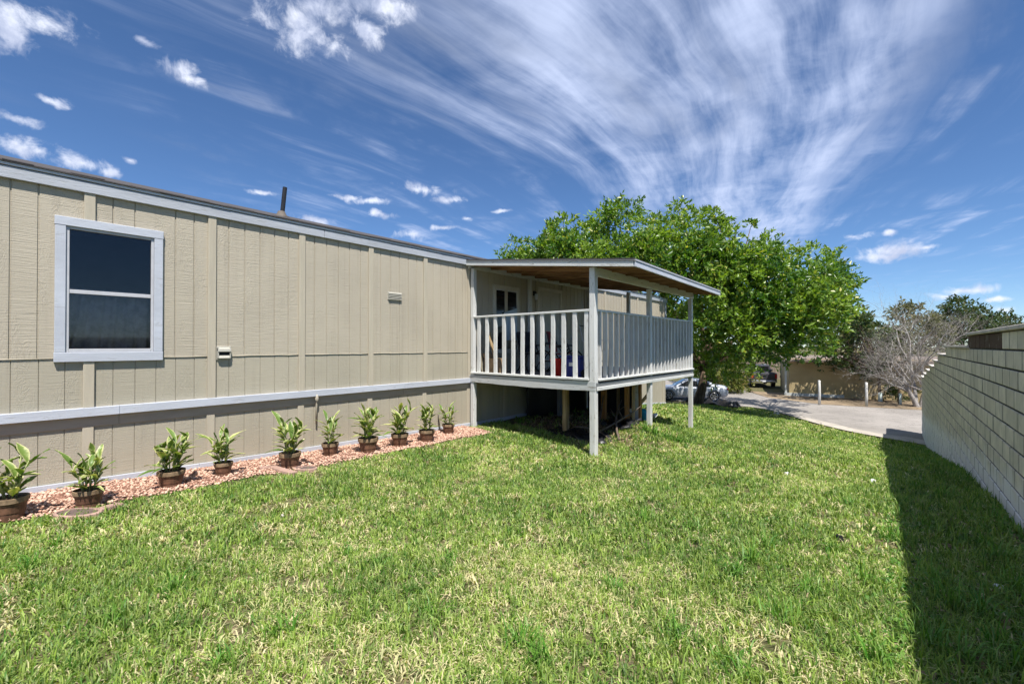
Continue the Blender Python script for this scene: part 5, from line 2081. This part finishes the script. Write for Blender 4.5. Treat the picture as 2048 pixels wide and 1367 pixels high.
def make_truck():
    c = place(1528, 787, 37.5)
    c.z = zs
    # seen from behind; it points away from the camera, slightly to the left
    fwd = Vector((c.x, c.y, 0)).normalized()
    rot = R(10)
    fwd = Vector((fwd.x * math.cos(rot) - fwd.y * math.sin(rot), fwd.x * math.sin(rot) + fwd.y * math.cos(rot), 0))
    left = Vector((-fwd.y, fwd.x, 0))
    t = thing('pickup_truck', 'dark pickup truck seen from behind beside the tan building', 'truck', tuple(c))
    P = lambda u, s, z: c + fwd * u + left * s + Vector((0, 0, z))

    def blk(name, u0, u1, s0, s1, z0, z1, mat, bevel=.03, parent=None, top=None):
        k = top or (0, 0)
        m = MB().hexa([P(u0, s0, z0), P(u0, s1, z0), P(u1, s1, z0), P(u1, s0, z0)][::-1],
                      [P(u0 + k[0], s0 + k[1], z1), P(u0 + k[0], s1 - k[1], z1), P(u1 - k[0], s1 - k[1], z1), P(u1 - k[0], s0 + k[1], z1)][::-1])
        return m.build(name, MAT[mat], parent or t, bevel=bevel)
    blk('bed_side', .1, 1.9, -.98, -.88, .55, 1.25, 'truck_paint')
    blk('bed_side', .1, 1.9, .88, .98, .55, 1.25, 'truck_paint')
    blk('bed_floor', .1, 1.9, -.88, .88, .55, .65, 'truck_paint')
    blk('tailgate', .0, .09, -.82, .82, .60, 1.23, 'truck_paint')
    blk('tailgate_handle', -.03, -.001, -.14, .14, 1.0, 1.08, 'black_metal', .01)
    blk('cab', 1.91, 3.75, -.97, .97, .5, 1.22, 'truck_paint')
    blk('cab_roof', 1.95, 3.6, -.93, .93, 1.225, 1.88, 'truck_paint', .05, None, (.16, .14))
    blk('rear_window', 1.955, 1.99, -.70, .70, 1.32, 1.74, 'dark_glass', .01)
    blk('bonnet', 3.76, 5.2, -.96, .96, .5, 1.15, 'truck_paint', .06)
    blk('bumper', -.16, -.02, -.95, .95, .45, .62, 'chrome', .03)
    blk('number_plate', -.175, -.161, -.16, .16, .48, .60, 'white_plastic', .005)
    for s in (-1, 1):
        blk('tail_light', -.02, .10, s * .90 - .075, s * .90 + .075, .80, 1.15, 'red_lens', .01)
        blk('mirror', 3.1, 3.25, s * 1.12 - .12, s * 1.12 + .12, 1.25, 1.45, 'black_metal', .03)
        for u in (.95, 4.35):
            wheel(P(u, s * .84, .38), left, .38, .25, t)


make_truck()

# power lines over the far houses
for i, (py0, py1, lab) in enumerate(((633, 620, 'upper thin black power line over the block wall'), (648, 636, 'lower thin black power line over the block wall'))):
    a, b = place(1730, py0, 60), place(2300, py1, 44)
    pts = [a.lerp(b, k / 20) - Vector((0, 0, .5 * math.sin(math.pi * k / 20))) for k in range(21)]
    tag(MB().tube(pts, .018, 5).build('power_line', MAT['cable']), lab, 'cable', 'power lines')

# ------------------------------------------------------------------ things on and under the porch
DECK = H(-.625)


def make_porch_things():
    # folding chairs
    def chair(x, y, rz, label, mat):
        t = thing('folding_chair', label, 'chair', (x, y, DECK), 'folding chairs on the porch')
        c, s = math.cos(rz), math.sin(rz)
        Q = lambda u, v, z: (x + u * c - v * s, y + u * s + v * c, DECK + z)
        for v in (-.24, .24):
            MB().tube([Q(.25, v, .0), Q(-.18, v, .62), Q(-.28, v, .92)], .014, 6).build('leg', MAT['black_metal'], t)
            MB().tube([Q(-.25, v, .0), Q(.24, v, .44)], .014, 6).build('leg', MAT['black_metal'], t)
            MB().tube([Q(-.16, v, .62), Q(.26, v, .62)], .017, 6).build('armrest', MAT['black_metal'], t)
        MB().hexa([Q(-.2, -.23, .40), Q(.25, -.23, .43), Q(.25, .23, .43), Q(-.2, .23, .40)], [Q(-.2, -.23, .43), Q(.25, -.23, .46), Q(.25, .23, .46), Q(-.2, .23, .43)]).build('seat', MAT[mat], t)
        MB().hexa([Q(-.19, -.23, .46), Q(-.17, -.23, .46), Q(-.17, .23, .46), Q(-.19, .23, .46)], [Q(-.30, -.23, .95), Q(-.28, -.23, .95), Q(-.28, .23, .95), Q(-.30, .23, .95)]).build('back', MAT[mat], t)
    chair(-6.45, 8.15, R(-20), 'dark folding chair nearest the porch window', 'fabric_dark')
    chair(-5.9, 8.6, R(15), 'faded red folding chair behind the middle of the near railing', 'fabric_red')
    chair(-4.35, 10.6, R(190), 'dark folding chair at the far end of the porch', 'fabric_dark')
    # blue storage bin with its lid
    t = thing('storage_bin', 'blue plastic storage bin behind the near railing', 'bin', (-4.72, 7.35, DECK))
    x, y = -4.72, 7.35
    MB().hexa([(x - .19, y - .14, DECK), (x + .19, y - .14, DECK), (x + .19, y + .14, DECK), (x - .19, y + .14, DECK)],
              [(x - .23, y - .17, DECK + .38), (x + .23, y - .17, DECK + .38), (x + .23, y + .17, DECK + .38), (x - .23, y + .17, DECK + .38)]).build('tub', MAT['blue_plastic'], t, bevel=.015)
    MB().box(x - .25, x + .25, y - .19, y + .19, DECK + .381, DECK + .42).build('lid', MAT['blue_plastic'], t, bevel=.012)
    MB().box(x - .02, x + .07, y - .176, y - .158, DECK + .22, DECK + .29).build('sticker', MAT['white_plastic'], t)
    # red bucket
    x, y = -5.03, 7.2
    t = thing('bucket', 'red plastic bucket left of the blue bin', 'bucket', (x, y, DECK))
    MB().lathe([(.115, 0), (.145, .33), (.155, .335), (.155, .36), (.135, .355), (.108, .02)], 20, (x, y, DECK)).build('pail', MAT['red_plastic'], t, smooth=True)
    MB().tube([(x - .15 * math.cos(a), y - .02, DECK + .33 - .14 * math.sin(a)) for a in np.linspace(0, math.pi, 10)], .006, 5).build('handle', MAT['wire'], t)
    # wire shopping cart
    x, y = -4.28, 7.42
    t = thing('wire_cart', 'folding wire cart beside the porch corner post', 'cart', (x, y, DECK))
    for i in range(7):
        u = x - .17 + .34 * i / 6
        MB().tube([(u, y - .16, DECK + .12), (u, y - .19, DECK + .72)], .005, 5).build('wire', MAT['wire'], t)
        MB().tube([(u, y + .16, DECK + .12), (u, y + .19, DECK + .72)], .005, 5).build('wire', MAT['wire'], t)
    for zz in (.12, .32, .52, .72):
        e = .16 + .03 * (zz - .12) / .6
        MB().tube([(x - .18, y - e, DECK + zz), (x + .18, y - e, DECK + zz), (x + .18, y + e, DECK + zz), (x - .18, y + e, DECK + zz), (x - .18, y - e, DECK + zz)], .006, 5).build('hoop', MAT['wire'], t)
    for s in (-1, 1):
        MB().tube([(x - .18, y + s * .18, DECK + .7), (x - .26, y + s * .18, DECK + 1.0)], .009, 6).build('handle_bar', MAT['wire'], t)
        MB().lathe([(.02, -.015), (.085, -.015), (.085, .015), (.02, .015)], 14, (x - .12, y + s * .21, DECK + .085), axis='Y').build('wheel', MAT['tyre'], t)
    MB().tube([(x - .26, y - .18, DECK + 1.0), (x - .26, y + .18, DECK + 1.0)], .012, 6).build('grip', MAT['black_metal'], t)
    # cardboard carton and a plank leaning by the home post
    x, y = -6.62, 7.1
    t = thing('carton', 'brown cardboard carton in the porch corner by the home', 'box', (x, y, DECK))
    MB().box(x - .2, x + .2, y - .16, y + .16, DECK, DECK + .34).build('box_body', MAT['cardboard'], t, bevel=.004)
    MB().hexa([(x - .2, y - .16, DECK + .341), (x - .02, y - .16, DECK + .341), (x - .02, y + .16, DECK + .341), (x - .2, y + .16, DECK + .341)],
              [(x - .26, y - .16, DECK + .45), (x - .255, y - .16, DECK + .45), (x - .255, y + .16, DECK + .45), (x - .26, y + .16, DECK + .45)]).build('flap', MAT['cardboard'], t)
    o = MB().bar((-6.45, 7.05, DECK), (-6.74, 7.0, DECK + .92), .09, .025, up=(1, 0, 0)).build('leaning_plank', MAT['post_wood'], origin=(-6.45, 7.05, DECK))
    tag(o, 'tan wooden plank leaning in the porch corner by the home', 'plank')
    # a child's bicycle, dark against the wall
    x, y = -5.55, 7.95
    t = thing('bicycle', 'dark bicycle standing behind the near porch railing', 'bicycle', (x, y, DECK))
    for u in (-.42, .42):
        w = MB().tube([(x + u + .25 * math.cos(a), y, DECK + .265 + .25 * math.sin(a)) for a in np.linspace(0, 2 * math.pi, 25)], .017, 6).build('tyre', MAT['tyre'], t)
        m = MB()
        for k in range(10):
            a = math.pi * 2 * k / 10
            m.tube([(x + u, y, DECK + .265), (x + u + .235 * math.cos(a), y, DECK + .265 + .235 * math.sin(a))], .0025, 4)
        m.build('spokes', MAT['wire'], w)
    A = lambda u, z: (x + u, y, DECK + z)
    m = MB()
    for a, b in (((-.42, .265), (-.05, .27)), ((-.05, .27), (-.16, .62)), ((-.16, .58), (.27, .60)), ((-.05, .27), (.29, .55)), ((.26, .66), (.42, .265)), ((-.42, .265), (-.15, .56))):
        m.tube([A(*a), A(*b)], .016, 7)
    m.build('frame', MAT['black_metal'], t)
    MB().tube([(x + .24, y - .26, DECK + .80), (x + .27, y, DECK + .72), (x + .24, y + .26, DECK + .80)], .012, 6).build('handlebar', MAT['wire'], t)
    MB().hexa([(x - .3, y - .07, DECK + .64), (x - .04, y - .02, DECK + .64), (x - .04, y + .02, DECK + .64), (x - .3, y + .07, DECK + .64)],
              [(x - .3, y - .07, DECK + .69), (x - .04, y - .02, DECK + .68), (x - .04, y + .02, DECK + .68), (x - .3, y + .07, DECK + .69)]).build('saddle', MAT['fabric_dark'], t, bevel=.01)
    MB().tube([A(.26, .60), A(.27, .72)], .014, 6).build('stem', MAT['wire'], t)
    # red ball against the far railing
    c = Vector((-4.1, 7.95, DECK + .09))
    bm_ = MB().lathe([(max(.004, .09 * math.sin(a)), -.09 * math.cos(a)) for a in np.linspace(0.02, math.pi - .02, 12)], 16, tuple(c))
    o = bm_.build('ball', MAT['red_plastic'], smooth=True, origin=tuple(c))
    tag(o, 'small red ball on the porch floor behind the right railing', 'ball')


make_porch_things()


def make_under_porch():
    labs = ['long grey stick lying against the corner post under the porch', 'short dry stick crossing the longer one under the porch', 'thin dead branch leaning on the orange support post',
            'crooked dead branch deep under the porch', 'dry branch lying on the black plastic under the porch']
    P = [[(-4.05, 7.9, .06), (-4.5, 8.6, .2), (-4.7, 9.3, .5)], [(-4.6, 8.0, .05), (-4.3, 8.6, .22), (-4.1, 9.0, .42)], [(-5.0, 8.8, .04), (-5.15, 9.2, .4), (-5.2, 9.4, .62)],
         [(-5.4, 10.2, .05), (-4.9, 10.5, .25), (-4.5, 10.4, .5)], [(-5.2, 8.0, .07), (-4.7, 8.1, .1), (-4.2, 7.8, .05)]]
    for lab, pts in zip(labs, P):
        q = [Vector((x, y, tz(x, y) + z)) for x, y, z in pts]
        pp = curve_pts(q[0], q[2], (q[1] - (q[0] + q[2]) / 2) * 1.6, 7)
        m = MB().tube(pp, [.026, .024, .022, .019, .016, .012, .007], 6)
        m.tube([pp[3], pp[3] + Vector((random.uniform(-.2, .2), random.uniform(-.2, .2), .22))], [.012, .005], 5)
        m.tube([pp[4], pp[4] + Vector((random.uniform(-.2, .2), random.uniform(-.2, .2), .18))], [.01, .004], 5)
        tag(m.build('dead_branch', MAT['stick'], smooth=True, origin=tuple(q[0])), lab, 'branch', 'sticks under the porch')

    def sheet(name, cx, cy, sx, sy, amp, mat, label, cat, seed, lift=.03):
        r = np.random.default_rng(seed)
        n = 16
        vs, fs = [], []
        for j in range(n):
            for i in range(n):
                x, y = cx + (i / (n - 1) - .5) * sx + .06 * math.sin(j * 1.1 + seed), cy + (j / (n - 1) - .5) * sy + .06 * math.sin(i * .9 + seed)
                edge = min(i, j, n - 1 - i, n - 1 - j)
                vs.append((x, y, tz(x, y) + lift + amp * (r.random() + .6 * math.sin(i * .9 + j * .6)) * (.25 if edge == 0 else 1)))
        for j in range(n - 1):
            for i in range(n - 1):
                a = j * n + i
                fs.append((a, a + 1, a + n + 1, a + n))
        o = MB().add(vs, fs).build(name, MAT[mat], smooth=True, origin=(cx, cy, tz(cx, cy)))
        o.modifiers.new('thick', 'SOLIDIFY').thickness = .006
        tag(o, label, cat)
    sheet('plastic_sheet', -4.85, 7.75, 1.3, .45, .05, 'black_plastic', 'crumpled black plastic sheet on the ground under the near porch edge', 'plastic sheet', 3)
    sheet('plastic_sheet', -4.5, 8.9, .7, .9, .07, 'black_plastic', 'crumpled black plastic sheet behind the porch corner post', 'plastic sheet', 5, .05)
    c = place(1400, 806, 24.0)
    sheet('dark_tarp', c.x + .6, c.y, 2.6, 1.6, .22, 'black_plastic', 'dark tarp heaped on the slope below the shade tree', 'tarp', 8, .10)
    # teal bag between the stub posts
    c = Vector((-4.54, 10.1, tz(-4.54, 10.1)))
    r = random.Random(4)
    vs, fs = [], []
    n, k = 14, 9
    for j in range(k):
        t = j / (k - 1)
        rad = .13 * math.sin(math.pi * (.12 + .8 * t)) ** .7
        for i in range(n):
            a = 2 * math.pi * i / n
            q = rad * (1 + r.uniform(-.16, .16))
            vs.append((c.x + math.cos(a) * q, c.y + math.sin(a) * q, c.z + .36 * t))
    for j in range(k - 1):
        for i in range(n):
            q = (i + 1) % n
            fs.append((j * n + i, j * n + q, (j + 1) * n + q, (j + 1) * n + i))
    fs += [tuple(reversed(range(n))), tuple((k - 1) * n + i for i in range(n))]
    tag(MB().add(vs, fs).build('plastic_bag', MAT['teal_plastic'], smooth=True, origin=tuple(c)), 'bright teal plastic bag under the porch beside the white middle post', 'bag')
    # dumped odds: white scraps and old boards deep under the floor
    for (x, y, z, s, lab) in ((-4.75, 10.0, .5, .10, 'larger white scrap hanging in the dark under the porch'), (-4.35, 10.3, .42, .07, 'small white scrap beside the teal bag under the porch')):
        zz = tz(x, y)
        vs = [(x + s * math.cos(a) * (1 + .3 * math.sin(a * 3)), y + .04 * math.sin(a * 2), zz + .25 + s * math.sin(a) * (1 + .25 * math.cos(a * 2))) for a in np.linspace(0, 2 * math.pi, 12, endpoint=False)]
        ws = [(a, b + .03, c_) for a, b, c_ in vs]
        o = MB().hexa(vs, ws).build('scrap', MAT['white_plastic'], origin=(x, y, zz))
        tag(o, lab, 'scrap')
    for (a, b, lab) in (((-4.45, 9.7, .0), (-4.75, 10.4, .75), 'old board leaning under the porch near the teal bag'), ((-4.9, 9.9, .0), (-4.7, 10.8, .8), 'old grey board leaning at the back under the porch')):
        p = Vector((a[0], a[1], tz(a[0], a[1]) + a[2]))
        q = Vector((b[0], b[1], tz(b[0], b[1]) + b[2]))
        tag(MB().bar(p, q, .09, .03, up=(1, 0, 0)).build('old_board', MAT['post_wood'], origin=tuple(p)), lab, 'board')


make_under_porch()


# small litter on the lawn
def scrap(px, py, sx, sy, sz, mat, name, label, cat, seed):
    c = on_ground(px, py)
    c.z += .03
    r = random.Random(seed)
    n = 11
    lo = [(c.x + sx * math.cos(2 * math.pi * k / n) * r.uniform(.65, 1), c.y + sy * math.sin(2 * math.pi * k / n) * r.uniform(.65, 1), c.z - .01) for k in range(n)]
    hi = [(c.x + (x - c.x) * .7, c.y + (y - c.y) * .7, c.z + sz * r.uniform(.6, 1)) for x, y, z in lo]
    tag(MB().hexa(lo, hi).build(name, MAT[mat], smooth=False, origin=tuple(c), bevel=.004), label, cat)


scrap(1573, 950, .045, .06, .03, 'white_plastic', 'paper_scrap', 'white paper scrap on the sunny lawn right of the porch', 'scrap', 1)
scrap(1745, 965, .05, .05, .03, 'white_plastic', 'paper_scrap', 'white scrap in the grass next to the wall shadow edge', 'scrap', 2)
scrap(1676, 1083, .05, .025, .045, 'black_plastic', 'crushed_can', 'dark crushed can in the sunny grass near the wall shadow', 'can', 3)
scrap(1992, 1182, .05, .04, .03, 'white_plastic', 'paper_scrap', 'pale scrap in the shade at the foot of the block wall', 'scrap', 4)
scrap(1552, 829, .16, .14, .14, 'coping', 'pale_rock', 'pale rock at the lawn edge by the street', 'rock', 5)
scrap(1432, 797, .28, .22, .2, 'coping', 'pale_rock', 'pale rock beside the dark tarp', 'rock', 6)
scrap(566, 1036, .03, .022, .02, 'coping', 'pale_stone', 'small flat stone in the lawn below the fifth potted plant', 'stone', 7)
